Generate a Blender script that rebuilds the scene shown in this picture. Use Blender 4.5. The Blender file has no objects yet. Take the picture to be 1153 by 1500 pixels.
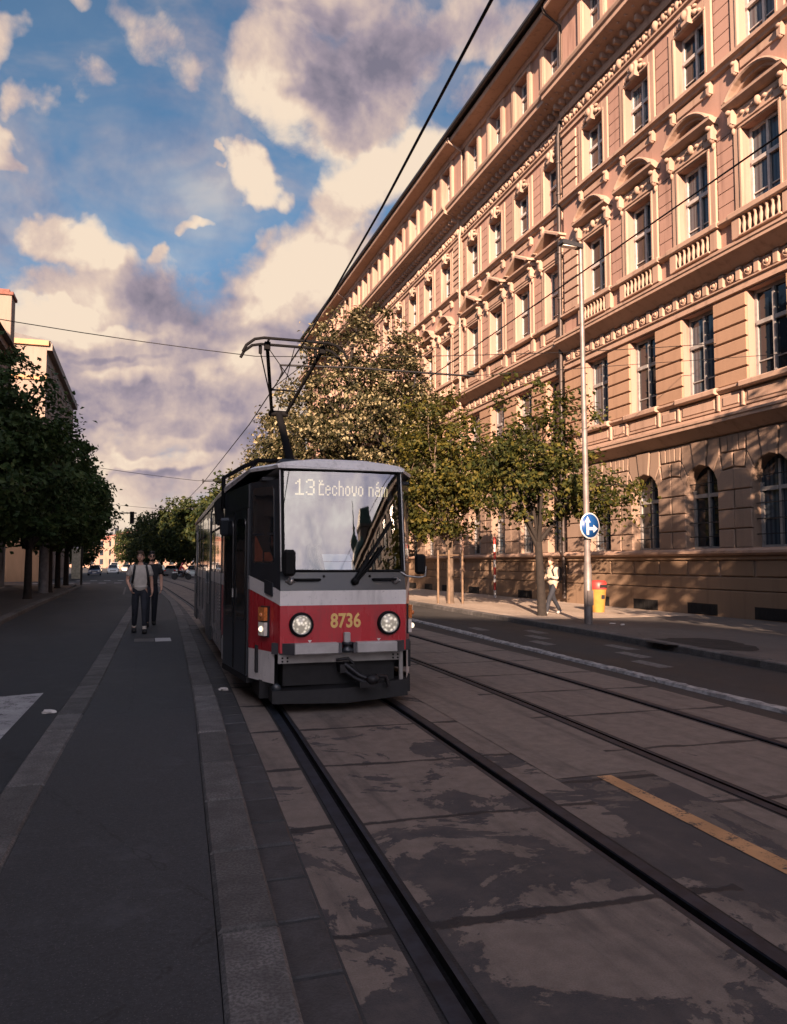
import bpy, bmesh, math, random
from mathutils import Vector, Matrix
R = math.radians
rnd = random.Random(11)
S = bpy.context.scene
COL = S.collection
PI = math.pi

# ------------------------------------------------------------------ nodes
class G:
    def __init__(s, nt):
        s.nt = nt
    def n(s, t, ins=None, **pr):
        nd = s.nt.nodes.new(t)
        for k, v in pr.items():
            setattr(nd, k, v)
        for k, v in (ins or {}).items():
            if hasattr(v, 'is_output'):
                s.nt.links.new(v, nd.inputs[k])
            else:
                nd.inputs[k].default_value = v
        return nd
    def m(s, op, a, b=0.0, clamp=False):
        return s.n('ShaderNodeMath', {0: a, 1: b}, operation=op, use_clamp=clamp).outputs[0]
    def mix(s, f, a, b, mode='MIX'):
        nd = s.n('ShaderNodeMix', data_type='RGBA', blend_type=mode)
        for i, v in ((0, f), (6, a), (7, b)):
            if hasattr(v, 'is_output'):
                s.nt.links.new(v, nd.inputs[i])
            else:
                nd.inputs[i].default_value = v if i == 0 else (tuple(v) + (1,))[:4]
        return nd.outputs[2]
    def noise(s, vec, sc, det=4.0, ro=.55, dist=0.0):
        return s.n('ShaderNodeTexNoise', {'Vector': vec, 'Scale': sc, 'Detail': det, 'Roughness': ro, 'Distortion': dist}).outputs[0]
    def ss(s, v, a, b, lo=0.0, hi=1.0):
        return s.n('ShaderNodeMapRange', {0: v, 1: a, 2: b, 3: lo, 4: hi}, interpolation_type='SMOOTHSTEP').outputs[0]
    def pos(s):
        return s.n('ShaderNodeNewGeometry').outputs['Position']
    def vm(s, vec, mul=(1, 1, 1), add=(0, 0, 0)):
        a = s.n('ShaderNodeVectorMath', {0: vec, 1: mul}, operation='MULTIPLY').outputs[0]
        return s.n('ShaderNodeVectorMath', {0: a, 1: add}, operation='ADD').outputs[0]
    def xyz(s, vec):
        return s.n('ShaderNodeSeparateXYZ', {0: vec}).outputs

def newmat(name):
    m = bpy.data.materials.new(name)
    m.use_nodes = True
    m.node_tree.nodes.clear()
    return m, G(m.node_tree)

def finish(g, bsdf):
    o = g.n('ShaderNodeOutputMaterial')
    g.nt.links.new(bsdf, o.inputs[0])

def c4(c):
    return (c[0], c[1], c[2], 1)

def mat(name, col, rough=.7, var=.12, sc=2.5, metal=0.0, bump=0.0, bsc=60.0, col2=None, spec=.5, coat=0.0, isl=0.0, fine=0.0):
    m, g = newmat(name)
    p = g.pos()
    n1 = g.noise(p, sc, 5)
    f = g.ss(n1, .3, .7)
    a = tuple(c * (1 - var) for c in col)
    b = col2 if col2 else tuple(min(1, c * (1 + var)) for c in col)
    c = g.mix(f, a, b)
    if fine:
        n2 = g.noise(p, bsc, 2, .6)
        c = g.mix(g.ss(n2, .35, .65, 0, fine), c, tuple(x * .35 for x in col))
    if isl:
        ri = g.n('ShaderNodeNewGeometry').outputs['Random Per Island']
        k = g.n('ShaderNodeMapRange', {0: ri, 3: 1 - isl, 4: 1 + isl}).outputs[0]
        hv = g.n('ShaderNodeHueSaturation', {'Value': k, 'Color': c})
        c = hv.outputs[0]
    ins = {'Base Color': c, 'Roughness': rough, 'Metallic': metal, 'Specular IOR Level': spec, 'Coat Weight': coat, 'Coat Roughness': .08}
    if bump:
        nb = g.noise(p, bsc, 3, .6)
        ins['Normal'] = g.n('ShaderNodeBump', {'Strength': bump, 'Distance': .01, 'Height': nb}).outputs[0]
    bs = g.n('ShaderNodeBsdfPrincipled', ins)
    finish(g, bs.outputs[0])
    return m

def emis(name, col, st):
    m, g = newmat(name)
    e = g.n('ShaderNodeEmission', {'Color': c4(col), 'Strength': st})
    finish(g, e.outputs[0])
    return m

def glass_dark(name, col=(.012, .016, .022), rough=.04, ior=1.6, wob=.0):
    m, g = newmat(name)
    ins = {'Base Color': c4(col), 'Roughness': rough, 'IOR': ior, 'Specular IOR Level': .8}
    if wob:
        nb = g.noise(g.pos(), 1.3, 2)
        ins['Normal'] = g.n('ShaderNodeBump', {'Strength': wob, 'Distance': .05, 'Height': nb}).outputs[0]
    b = g.n('ShaderNodeBsdfPrincipled', ins)
    finish(g, b.outputs[0])
    return m

def glass_clear(name, refl=.45, tint=(.55, .6, .6)):
    m, g = newmat(name)
    t = g.n('ShaderNodeBsdfTransparent', {'Color': c4(tint)})
    nb = g.noise(g.pos(), 2.2, 2)
    bp = g.n('ShaderNodeBump', {'Strength': .02, 'Distance': .02, 'Height': nb}).outputs[0]
    gl = g.n('ShaderNodeBsdfGlossy', {'Color': (.95, .95, .95, 1), 'Roughness': .015, 'Normal': bp})
    mx = g.n('ShaderNodeMixShader', {0: refl, 1: t.outputs[0], 2: gl.outputs[0]})
    finish(g, mx.outputs[0])
    return m

def leafmat(name, cols, trans=.3, flower=None, ffrac=0.0):
    m, g = newmat(name)
    ri = g.n('ShaderNodeNewGeometry').outputs['Random Per Island']
    rp = g.n('ShaderNodeValToRGB', {0: ri})
    el = rp.color_ramp.elements
    el[0].color = c4(cols[0]); el[1].color = c4(cols[-1]); el[1].position = 1 - ffrac if flower else 1
    for i, c in enumerate(cols[1:-1]):
        e = el.new((i + 1) / (len(cols) - 1) * (1 - ffrac)); e.color = c4(c)
    if flower:
        e = el.new(min(.999, 1 - ffrac + .02)); e.color = c4(flower)
    n1 = g.noise(g.pos(), .9, 3)
    c = g.mix(g.ss(n1, .42, .68, 0, .75), rp.outputs[0], tuple(x * .7 for x in cols[0]))
    d = g.n('ShaderNodeBsdfPrincipled', {'Base Color': c, 'Roughness': .6, 'Specular IOR Level': .25})
    t = g.n('ShaderNodeBsdfTranslucent', {'Color': c})
    mx = g.n('ShaderNodeMixShader', {0: trans, 1: d.outputs[0], 2: t.outputs[0]})
    finish(g, mx.outputs[0])
    return m

# ------------------------------------------------------------------ mesh builder
class MB:
    def __init__(s, tf=None):
        s.v = []; s.f = []; s.mi = []; s.tf = tf; s.sm = []
    def add(s, vs, fs, mi=0, smooth=False):
        o = len(s.v)
        if s.tf:
            vs = [s.tf(*p) for p in vs]
        s.v.extend([tuple(p) for p in vs])
        for f in fs:
            s.f.append([i + o for i in f]); s.mi.append(mi); s.sm.append(smooth)
        return s
    def quad(s, a, b, c, d, mi=0):
        return s.add([a, b, c, d], [(0, 1, 2, 3)], mi)
    def poly(s, pts, mi=0):
        return s.add(pts, [tuple(range(len(pts)))], mi)
    def box(s, x0, x1, y0, y1, z0, z1, mi=0):
        vs = [(x0, y0, z0), (x1, y0, z0), (x1, y1, z0), (x0, y1, z0), (x0, y0, z1), (x1, y0, z1), (x1, y1, z1), (x0, y1, z1)]
        fs = [(0, 3, 2, 1), (4, 5, 6, 7), (0, 1, 5, 4), (1, 2, 6, 5), (2, 3, 7, 6), (3, 0, 4, 7)]
        return s.add(vs, fs, mi)
    def bbox(s, x0, x1, y0, y1, z0, z1, b=.02, mi=0):
        # box with chamfered edges
        vs = []; fs = []
        X = ((x0, x0 + b), (x1, x1 - b)); Y = ((y0, y0 + b), (y1, y1 - b)); Z = ((z0, z0 + b), (z1, z1 - b))
        idx = {}
        for i in (0, 1):
            for j in (0, 1):
                for k in (0, 1):
                    for a in range(3):
                        p = (X[i][0 if a == 0 else 1], Y[j][0 if a == 1 else 1], Z[k][0 if a == 2 else 1])
                        idx[i, j, k, a] = len(vs); vs.append(p)
        for i in (0, 1):
            fs.append([idx[i, 0, 0, 0], idx[i, 1, 0, 0], idx[i, 1, 1, 0], idx[i, 0, 1, 0]])
            fs.append([idx[0, i, 0, 1], idx[1, i, 0, 1], idx[1, i, 1, 1], idx[0, i, 1, 1]])
            fs.append([idx[0, 0, i, 2], idx[1, 0, i, 2], idx[1, 1, i, 2], idx[0, 1, i, 2]])
        for i in (0, 1):
            for j in (0, 1):
                fs.append([idx[i, j, 0, 0], idx[i, j, 1, 0], idx[i, j, 1, 1], idx[i, j, 0, 1]])
                fs.append([idx[i, 0, j, 0], idx[i, 1, j, 0], idx[i, 1, j, 2], idx[i, 0, j, 2]])
                fs.append([idx[0, i, j, 1], idx[1, i, j, 1], idx[1, i, j, 2], idx[0, i, j, 2]])
                for k in (0, 1):
                    fs.append([idx[i, j, k, 0], idx[i, j, k, 1], idx[i, j, k, 2]])
        seen = []
        for f in fs:
            if sorted(f) not in seen:
                seen.append(sorted(f))
        uniq = []; done = set()
        for f in fs:
            key = tuple(sorted(f))
            if key not in done:
                done.add(key); uniq.append(f)
        return s.add(vs, uniq, mi)
    def prism(s, pts, axis, a0, a1, mi=0, bev=0.0):
        # pts: 2d polygon in the two other axes (cyclic order), extruded along axis a0->a1; bev insets the a1 end
        n = len(pts)
        def mk(p, a):
            if axis == 0: return (a, p[0], p[1])
            if axis == 1: return (p[0], a, p[1])
            return (p[0], p[1], a)
        vs = [mk(p, a0) for p in pts]
        if bev:
            sg = 1 if a1 > a0 else -1
            vs += [mk(p, a1 - sg * bev) for p in pts]
            vs += [mk(p, a1) for p in inset(pts, bev)]
            L = 3
        else:
            vs += [mk(p, a1) for p in pts]
            L = 2
        fs = [tuple(range(n))[::-1], tuple(range((L - 1) * n, L * n))]
        for l in range(L - 1):
            for i in range(n):
                j = (i + 1) % n
                fs.append((l * n + i, l * n + j, (l + 1) * n + j, (l + 1) * n + i))
        return s.add(vs, fs, mi)
    def tube(s, pts, r, k=8, mi=0, cap=True, smooth=True):
        pts = [Vector(p) for p in pts]
        rs = r if isinstance(r, (list, tuple)) else [r] * len(pts)
        vs = []; fs = []
        ref = None
        for i, p in enumerate(pts):
            t = (pts[min(i + 1, len(pts) - 1)] - pts[max(i - 1, 0)])
            t = t.normalized() if t.length > 1e-9 else Vector((0, 0, 1))
            if ref is None:
                ref = Vector((0, 0, 1)) if abs(t.z) < .9 else Vector((1, 0, 0))
            u = (ref - t * ref.dot(t))
            u = u.normalized() if u.length > 1e-6 else t.orthogonal().normalized()
            w = t.cross(u); ref = u
            for j in range(k):
                a = 2 * PI * j / k
                vs.append(p + u * math.cos(a) * rs[i] + w * math.sin(a) * rs[i])
        for i in range(len(pts) - 1):
            for j in range(k):
                fs.append((i * k + j, i * k + (j + 1) % k, (i + 1) * k + (j + 1) % k, (i + 1) * k + j))
        s.add(vs, fs, mi, smooth)
        if cap:
            s.add(vs[:k], [tuple(range(k))[::-1]], mi); s.add(vs[-k:], [tuple(range(k))], mi)
        return s
    def cyl(s, a, b, r, k=16, mi=0):
        return s.tube([a, b], r, k, mi)
    def lathe(s, prof, c=(0, 0, 0), k=16, mi=0, axis=2, smooth=True):
        vs = []; fs = []
        for (r, h) in prof:
            for j in range(k):
                a = 2 * PI * j / k
                p = (r * math.cos(a), r * math.sin(a), h)
                if axis == 1: p = (p[0], p[2], p[1])
                if axis == 0: p = (p[2], p[0], p[1])
                vs.append((p[0] + c[0], p[1] + c[1], p[2] + c[2]))
        for i in range(len(prof) - 1):
            for j in range(k):
                fs.append((i * k + j, i * k + (j + 1) % k, (i + 1) * k + (j + 1) % k, (i + 1) * k + j))
        s.add(vs, fs, mi, smooth)
        if prof[0][0] > 1e-4: s.add(vs[:k], [tuple(range(k))[::-1]], mi)
        if prof[-1][0] > 1e-4: s.add(vs[-k:], [tuple(range(k))], mi)
        return s
    def ball(s, c, r, k=10, mi=0, h=None):
        rx, ry, rz = r if isinstance(r, (list, tuple)) else (r, r, r)
        vs = []; fs = []
        rows = h or max(5, k // 2)
        for i in range(rows + 1):
            t = PI * i / rows
            for j in range(k):
                a = 2 * PI * j / k
                vs.append((c[0] + rx * math.sin(t) * math.cos(a), c[1] + ry * math.sin(t) * math.sin(a), c[2] + rz * math.cos(t)))
        for i in range(rows):
            for j in range(k):
                fs.append((i * k + j, (i + 1) * k + j, (i + 1) * k + (j + 1) % k, i * k + (j + 1) % k))
        return s.add(vs, fs, mi, True)
    def mesh(s, name, mats, org=(0, 0, 0), weld=False):
        me = bpy.data.meshes.new(name)
        vs = [(a - org[0], b - org[1], c - org[2]) for a, b, c in s.v] if any(org) else s.v
        me.from_pydata(vs, [], s.f)
        for m in (mats if isinstance(mats, (list, tuple)) else [mats]):
            me.materials.append(m)
        me.polygons.foreach_set('material_index', s.mi)
        me.polygons.foreach_set('use_smooth', s.sm)
        bm = bmesh.new(); bm.from_mesh(me)
        if weld:
            bmesh.ops.remove_doubles(bm, verts=bm.verts, dist=.0005)
        bmesh.ops.recalc_face_normals(bm, faces=bm.faces)
        bm.to_mesh(me); bm.free()
        me.update()
        return me
    def build(s, name, mats, parent=None, org=(0, 0, 0), weld=False):
        o = bpy.data.objects.new(name, s.mesh(name, mats, org, weld)); COL.objects.link(o)
        if parent: o.parent = parent
        elif any(org): o.location = org
        return o

def inset(pts, b):
    n = len(pts); cx = sum(p[0] for p in pts) / n; cy = sum(p[1] for p in pts) / n
    area = sum(pts[i][0] * pts[(i + 1) % n][1] - pts[(i + 1) % n][0] * pts[i][1] for i in range(n))
    sg = 1 if area > 0 else -1
    out = []
    for i in range(n):
        p0 = Vector(pts[i - 1]); p1 = Vector(pts[i]); p2 = Vector(pts[(i + 1) % n])
        d1 = (p1 - p0); d2 = (p2 - p1)
        if d1.length < 1e-6 or d2.length < 1e-6:
            out.append(tuple(p1)); continue
        d1.normalize(); d2.normalize()
        n1 = Vector((-d1.y, d1.x)) * sg; n2 = Vector((-d2.y, d2.x)) * sg
        bis = n1 + n2
        if bis.length < 1e-3:
            out.append(tuple(p1 + n1 * b)); continue
        bis.normalize()
        k = b / max(.35, bis.dot(n1))
        out.append(tuple(p1 + bis * k))
    return out

def tag(o, label=None, cat=None, group=None, kind=None):
    if label: o['label'] = label
    if cat: o['category'] = cat
    if group: o['group'] = group
    if kind: o['kind'] = kind
    return o

def empty(name, loc, rz=0, label=None, cat=None, group=None):
    o = bpy.data.objects.new(name, None); COL.objects.link(o)
    o.location = loc; o.rotation_euler = (0, 0, rz); o.empty_display_size = .3
    return tag(o, label, cat, group)

def kids(o):
    return [c for c in bpy.data.objects if c.parent == o]

KIDS = {}
def copy_tree(o, parent=None):
    c = o.copy(); COL.objects.link(c)
    if parent: c.parent = parent
    for ch in KIDS.setdefault(o.name, kids(o)):
        copy_tree(ch, c)
    return c

def text_mesh(txt, size, ext, m, name, parent=None, bold=0.0, res=3):
    cu = bpy.data.curves.new('t', 'FONT'); cu.body = txt; cu.size = size; cu.extrude = ext; cu.offset = bold
    cu.resolution_u = res; cu.align_x = 'CENTER'; cu.align_y = 'CENTER'
    t = bpy.data.objects.new('t', cu); COL.objects.link(t)
    bpy.context.view_layer.update()
    me = bpy.data.meshes.new_from_object(t.evaluated_get(bpy.context.evaluated_depsgraph_get()))
    bpy.data.objects.remove(t); bpy.data.curves.remove(cu)
    me.materials.clear(); me.materials.append(m); me.name = name
    o = bpy.data.objects.new(name, me); COL.objects.link(o)
    if parent: o.parent = parent
    return o

def skin(verts, edges, radii, sub=2, root=0):
    me = bpy.data.meshes.new('sk'); me.from_pydata(verts, edges, [])
    o = bpy.data.objects.new('sk', me); COL.objects.link(o)
    o.modifiers.new('s', 'SKIN').use_smooth_shade = True
    ly = me.skin_vertices[0].data
    for i, r in enumerate(radii):
        ly[i].radius = r if isinstance(r, tuple) else (r, r)
        ly[i].use_root = (i == root)
    sb = o.modifiers.new('u', 'SUBSURF'); sb.levels = sub; sb.render_levels = sub
    bpy.context.view_layer.update()
    out = bpy.data.meshes.new_from_object(o.evaluated_get(bpy.context.evaluated_depsgraph_get()))
    bpy.data.objects.remove(o); bpy.data.meshes.remove(me)
    return out

def mesh_into(mb, me, mi=0):
    mb.add([tuple(v.co) for v in me.vertices], [tuple(p.vertices) for p in me.polygons], mi, True)

def lerpf(tab):
    def f(y):
        if y <= tab[0][0]: return tab[0][1]
        for (a, b), (c, d) in zip(tab, tab[1:]):
            if y <= c: return b + (d - b) * (y - a) / (c - a)
        return tab[-1][1]
    return f

def smoothf(tab, w=1.5):
    f = lerpf(tab)
    return lambda y: (f(y - w) + f(y - w / 2) + f(y) + f(y + w / 2) + f(y + w)) / 5
# ------------------------------------------------------------------ camera, light, sky
SUN_AZ, SUN_EL = R(21), R(18.5)          # light travels towards +Y turned SUN_AZ to +X
cd = bpy.data.cameras.new('camera'); cam = bpy.data.objects.new('camera', cd); COL.objects.link(cam)
cam.location = (0, 0, 1.757); cam.rotation_euler = (R(90 + 3.814), 0, R(-18.1))
cd.sensor_fit = 'VERTICAL'; cd.sensor_height = 36; cd.lens = 27.0; cd.clip_end = 6000; cd.clip_start = .05
S.camera = cam
sl = bpy.data.lights.new('sun', 'SUN'); sun = bpy.data.objects.new('sun', sl); COL.objects.link(sun)
sl.energy = 5.0; sl.angle = R(.55); sl.color = (1.0, .69, .49)
dv = Vector((math.sin(SUN_AZ) * math.cos(SUN_EL), math.cos(SUN_AZ) * math.cos(SUN_EL), -math.sin(SUN_EL)))
sun.rotation_euler = dv.to_track_quat('-Z', 'Y').to_euler(); sun.location = (-30, -60, 60)
S.view_settings.view_transform = 'Standard'; S.view_settings.look = 'None'
S.view_settings.gamma = 1; S.view_settings.exposure = 1.84
S.render.film_transparent = False
S.cycles.max_bounces = 5; S.cycles.diffuse_bounces = 2; S.cycles.glossy_bounces = 3; S.cycles.transmission_bounces = 3; S.cycles.transparent_max_bounces = 6
S.cycles.caustics_reflective = False; S.cycles.caustics_refractive = False

w = bpy.data.worlds.new('World'); S.world = w; w.use_nodes = True
w.node_tree.nodes.clear(); g = G(w.node_tree)
sky = g.n('ShaderNodeTexSky', sky_type='NISHITA', sun_disc=False, sun_elevation=SUN_EL, sun_rotation=PI + SUN_AZ, air_density=1.0, dust_density=.6, ozone_density=2.5)
d0 = g.n('ShaderNodeTexCoord').outputs['Generated']
nrm = g.n('ShaderNodeVectorMath', {0: d0}, operation='NORMALIZE').outputs[0]
ox = g.xyz(nrm)
# azimuth (degrees from +Y towards +X) and elevation (degrees)
az = g.m('MULTIPLY', g.m('ARCTAN2', ox[0], ox[1]), 180 / PI)
el = g.m('MULTIPLY', g.m('ARCSINE', ox[2]), 180 / PI)
# warp so that the edges of the clouds billow
w1 = g.n('ShaderNodeTexNoise', {'Vector': nrm, 'Scale': 6.0, 'Detail': 4.5, 'Roughness': .62}).outputs['Color']
ae = g.n('ShaderNodeCombineXYZ', {0: az, 1: el}).outputs[0]
P = g.n('ShaderNodeVectorMath', {0: w1, 1: (12.0, 9.0, 0), 2: (-6.0, -4.5, 0)}, operation='MULTIPLY_ADD').outputs[0]
P = g.n('ShaderNodeVectorMath', {0: P, 1: ae}, operation='ADD').outputs[0]
def union(lst, soft=.35):
    acc = None
    for a, e, ra, re, k in lst:
        v = g.n('ShaderNodeVectorMath', {0: P, 1: (1 / ra, 1 / re, 0), 2: (-a / ra, -e / re, 0)}, operation='MULTIPLY_ADD').outputs[0]
        q = g.n('ShaderNodeVectorMath', {0: v, 1: v}, operation='DOT_PRODUCT').outputs[1]
        if k != 1.0: q = g.m('ADD', q, 1.0 - k)
        acc = q if acc is None else g.n('ShaderNodeMath', {0: acc, 1: q, 2: soft}, operation='SMOOTH_MIN').outputs[0]
    return g.m('SUBTRACT', 1.0, g.m('MINIMUM', acc, 2.0))
CLOUDS = [(13.0, 33.0, 6.2, 3.7, 1.0), (10.4, 34.0, 3.6, 3.0, 1.0), (17.2, 34.2, 5.3, 3.4, 1.0), (21.5, 36.0, 5.9, 2.0, 1.0), (14.0, 36.7, 6.3, 1.8, 1.0), (24.6, 35.5, 3.2, 1.8, 0.7), (27.8, 35.0, 3.1, 1.4, 0.7), (25.7, 32.4, 2.6, 1.6, 0.5), (0.8, 33.7, 2.7, 2.0, 0.35), (-3.4, 30.4, 2.5, 1.5, 0.25), (3.2, 32.7, 2.2, 1.5, 0.4), (-4.0, 34.4, 1.8, 1.1, 0.1), (-9.7, 27.1, 2.0, 1.8, 1.0), (-8.6, 25.8, 1.9, 0.8, 0.9), (-10.9, 32.5, 2.5, 1.3, 0.8), (-8.1, 29.9, 2.0, 1.0, 0.45), (7.6, 26.9, 2.4, 1.7, 1.0), (5.3, 27.9, 0.8, 0.4, 0.5), (5.0, 26.9, 0.7, 0.4, 0.4), (3.0, 23.7, 1.7, 0.5, 0.6), (7.5, 23.3, 1.4, 0.9, 0.5), (-5.0, 21.9, 2.2, 1.4, 1.0), (-2.7, 20.9, 2.8, 1.8, 1.0), (0.6, 22.1, 1.1, 0.8, 0.8), (-0.8, 18.7, 5.1, 3.3, 1.0), (-4.4, 18.3, 3.1, 2.2, 0.9), (-7.8, 16.1, 3.3, 2.0, 0.9), (17.2, 27.8, 4.4, 2.4, 1.0), (20.4, 29.2, 3.2, 1.9, 1.0), (14.1, 26.0, 2.6, 2.2, 1.0), (22.0, 27.7, 3.2, 3.4, 1.0), (11.0, 20.9, 5.6, 3.2, 1.0), (7.5, 19.4, 3.5, 2.3, 1.0), (14.1, 22.9, 4.2, 3.6, 1.0), (17.2, 20.2, 5.1, 4.6, 1.0), (1.7, 14.8, 15.4, 5.2, 1.0), (-4.2, 11.0, 13.1, 3.7, 1.0), (10.1, 13.3, 10.0, 6.8, 1.0), (-0.5, 6.5, 13.6, 3.4, 1.0), (5.6, 9.2, 4.9, 2.9, 1.0)] + [(166.0, 22.0, 34.0, 18.0, .55), (-172.0, 40.0, 30.0, 16.0, 1.0)]  # last two clouds added behind the camera to light tram front and windshield
SHADES = [(19.3, 33.8, 3.2, 3.0, 0.6), (16.2, 31.1, 4.2, 1.7, 0.6), (13.0, 31.8, 3.1, 2.0, 0.4), (22.5, 35.6, 4.8, 1.8, 0.6), (12.4, 36.7, 4.8, 0.9, 0.5), (-0.1, 19.9, 2.8, 1.8, 1.0), (2.6, 18.6, 3.4, 2.3, 1.0), (5.5, 16.9, 2.5, 1.4, 0.5), (1.7, 11.4, 4.5, 1.5, 1.3), (-3.3, 10.5, 4.0, 0.9, 0.8), (-6.9, 14.9, 3.4, 0.9, 0.5), (9.0, 17.6, 2.0, 1.4, 0.3), (5.6, 9.2, 2.9, 1.5, 1.0), (0.9, 6.5, 3.8, 0.5, 0.6), (-3.0, 14.2, 3.1, 0.5, 0.4), (15.2, 21.1, 2.6, 1.4, 0.5), (19.3, 24.3, 3.2, 2.2, 0.4)]
LIGHTS = [(8.8, 33.5, 2.6, 3.0, 1.0), (10.9, 30.5, 3.1, 1.2, 0.6), (-4.5, 22.0, 2.6, 1.2, 1.3), (7.6, 27.0, 2.2, 1.5, 1.0), (11.5, 21.0, 4.6, 2.3, 1.1), (16.2, 27.8, 4.2, 2.1, 1.4), (20.4, 29.8, 3.2, 1.2, 1.3), (14.1, 25.1, 2.6, 1.8, 1.1), (-9.7, 26.9, 2.0, 1.7, 1.0), (8.0, 19.4, 3.0, 1.9, 1.0), (-6.6, 17.4, 3.0, 0.8, 1.0), (-3.0, 16.2, 2.7, 0.6, 0.9), (-1.6, 12.6, 3.6, 0.7, 0.7), (7.5, 14.2, 2.5, 1.5, 0.8), (-1.0, 7.5, 4.6, 0.8, 1.1), (2.3, 32.4, 2.0, 1.5, 0.4), (4.1, 13.7, 2.9, 0.8, 0.6), (-5.7, 15.9, 2.6, 0.9, 1.0), (1.3, 7.8, 2.4, 0.6, 0.8)]
den = union(CLOUDS)
fb = g.noise(nrm, 10.0, 6, .64, .25)
fb2 = g.noise(g.vm(nrm, (1, 1, 1), (.016, .030, -.04)), 10.0, 4, .62, .25)
den = g.m('ADD', den, g.m('MULTIPLY', g.m('SUBTRACT', fb, .5), 2.2))
alpha = g.ss(den, -.55, .62)
veil = g.noise(g.vm(nrm, (1.0, 1.0, 2.2)), 3.4, 5, .62, .5)
alpha2 = g.ss(veil, .38, .74, .05, .62)
hor = g.ss(el, 13.0, 3.0)
back = g.m('MULTIPLY', g.ss(veil, .46, .68), g.ss(g.m('ABSOLUTE', g.m('SUBTRACT', az, 18.0)), 50.0, 75.0))
al = g.m('MAXIMUM', g.m('MAXIMUM', alpha, alpha2), g.m('MAXIMUM', back, hor))
# cloud light: sunlit cream crests, lavender grey bellies
lo1 = g.noise(nrm, 5.0, 2.5, .5)
lo2 = g.noise(g.vm(nrm, (1, 1, 1), (.03, .05, -.075)), 5.0, 2.5, .5)
relief = g.m('ADD', g.m('MULTIPLY', g.m('SUBTRACT', fb, fb2), 1.35), g.m('MULTIPLY', g.m('SUBTRACT', lo1, lo2), .65))
sh = g.ss(union(SHADES, .6), -.55, .85)
lt = g.ss(union(LIGHTS, .6), -.55, .85)
lit = g.m('ADD', g.m('ADD', .61, relief), g.m('ADD', g.m('MULTIPLY', lt, .36), g.m('MULTIPLY', sh, -.32)))
lit = g.m('ADD', lit, g.m('MULTIPLY', g.m('SUBTRACT', veil, .5), .30), True)
rp = g.n('ShaderNodeValToRGB', {0: lit})
E_ = rp.color_ramp.elements
E_[0].position = 0; E_[0].color = (.225, .208, .275, 1)
E_[1].position = 1; E_[1].color = (1.0, .81, .63, 1)
for p_, c_ in ((.3, (.39, .325, .385)), (.55, (.60, .475, .46)), (.8, (.81, .63, .525))):
    e_ = E_.new(p_); e_.color = c4(c_)
# the sky round the low sun (behind the camera) is far brighter
sd = (-math.sin(SUN_AZ) * math.cos(SUN_EL), -math.cos(SUN_AZ) * math.cos(SUN_EL), math.sin(SUN_EL))
ca = g.n('ShaderNodeVectorMath', {0: nrm, 1: sd}, operation='DOT_PRODUCT').outputs[1]
glow = g.ss(ca, .10, .95, 1.0, 5.2)
skb = g.mix(1.0, sky.outputs[0], (.45, .645, .68), 'MULTIPLY')
bg1 = g.n('ShaderNodeBackground', {'Color': skb, 'Strength': .05})
ccol = g.mix(g.ss(ca, .2, .8), rp.outputs[0], g.mix(1.0, rp.outputs[0], (.86, .97, 1.18), 'MULTIPLY'))
bg2 = g.n('ShaderNodeBackground', {'Color': ccol, 'Strength': g.m('MULTIPLY', glow, .26)})
w.cycles.sampling_method = 'MANUAL'; w.cycles.sample_map_resolution = 256
mx = g.n('ShaderNodeMixShader', {0: al, 1: bg1.outputs[0], 2: bg2.outputs[0]})
g.nt.links.new(mx.outputs[0], g.n('ShaderNodeOutputWorld').inputs[0])
# ------------------------------------------------------------------ materials of the street
def asphalt(name, base=.05, tint=(1, 1, 1.04), patch=.25, rough=.82):
    m, g = newmat(name); p = g.pos()
    big = g.noise(g.vm(p, (1, .35, 1)), .55, 5, .6)
    fine = g.noise(p, 48, 5, .75)
    spk = g.noise(p, 130, 1, .5)
    c = g.mix(g.ss(big, .35, .65), [base * (1 - patch) * t for t in tint], [base * (1 + patch) * t for t in tint])
    c = g.mix(g.ss(fine, .3, .72, 0, .65), c, [base * .45 * t for t in tint])
    c = g.mix(g.ss(spk, .62, .74, 0, .55), c, [base * 2.6] * 3)
    gum = g.n('ShaderNodeTexVoronoi', {'Vector': p, 'Scale': 1.7}).outputs['Distance']
    c = g.mix(g.ss(g.m('ADD', gum, g.m('MULTIPLY', g.m('SUBTRACT', fine, .5), .06)), .028, .040, .75, 0), c, [base * .32] * 3)
    blot = g.noise(p, 2.6, 6, .7)
    c = g.mix(g.ss(blot, .52, .72, 0, .40), c, [base * 1.75 * t for t in tint])
    cr = g.n('ShaderNodeTexVoronoi', {'Vector': g.vm(p, (1, .6, 1)), 'Scale': .33}, feature='DISTANCE_TO_EDGE').outputs[0]
    wob = g.noise(p, 5, 5)
    cr = g.m('ADD', cr, g.m('MULTIPLY', g.m('SUBTRACT', wob, .5), .05))
    c = g.mix(g.ss(g.m('ABSOLUTE', cr), .0, .0035, .5, 0), c, [base * .3] * 3)
    b = g.n('ShaderNodeBump', {'Strength': .55, 'Distance': .006, 'Height': fine}).outputs[0]
    rr = g.ss(big, .3, .7, rough - .12, rough + .05)
    bs = g.n('ShaderNodeBsdfPrincipled', {'Base Color': c, 'Roughness': rr, 'Normal': b, 'Specular IOR Level': .4})
    finish(g, bs.outputs[0]); return m

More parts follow.
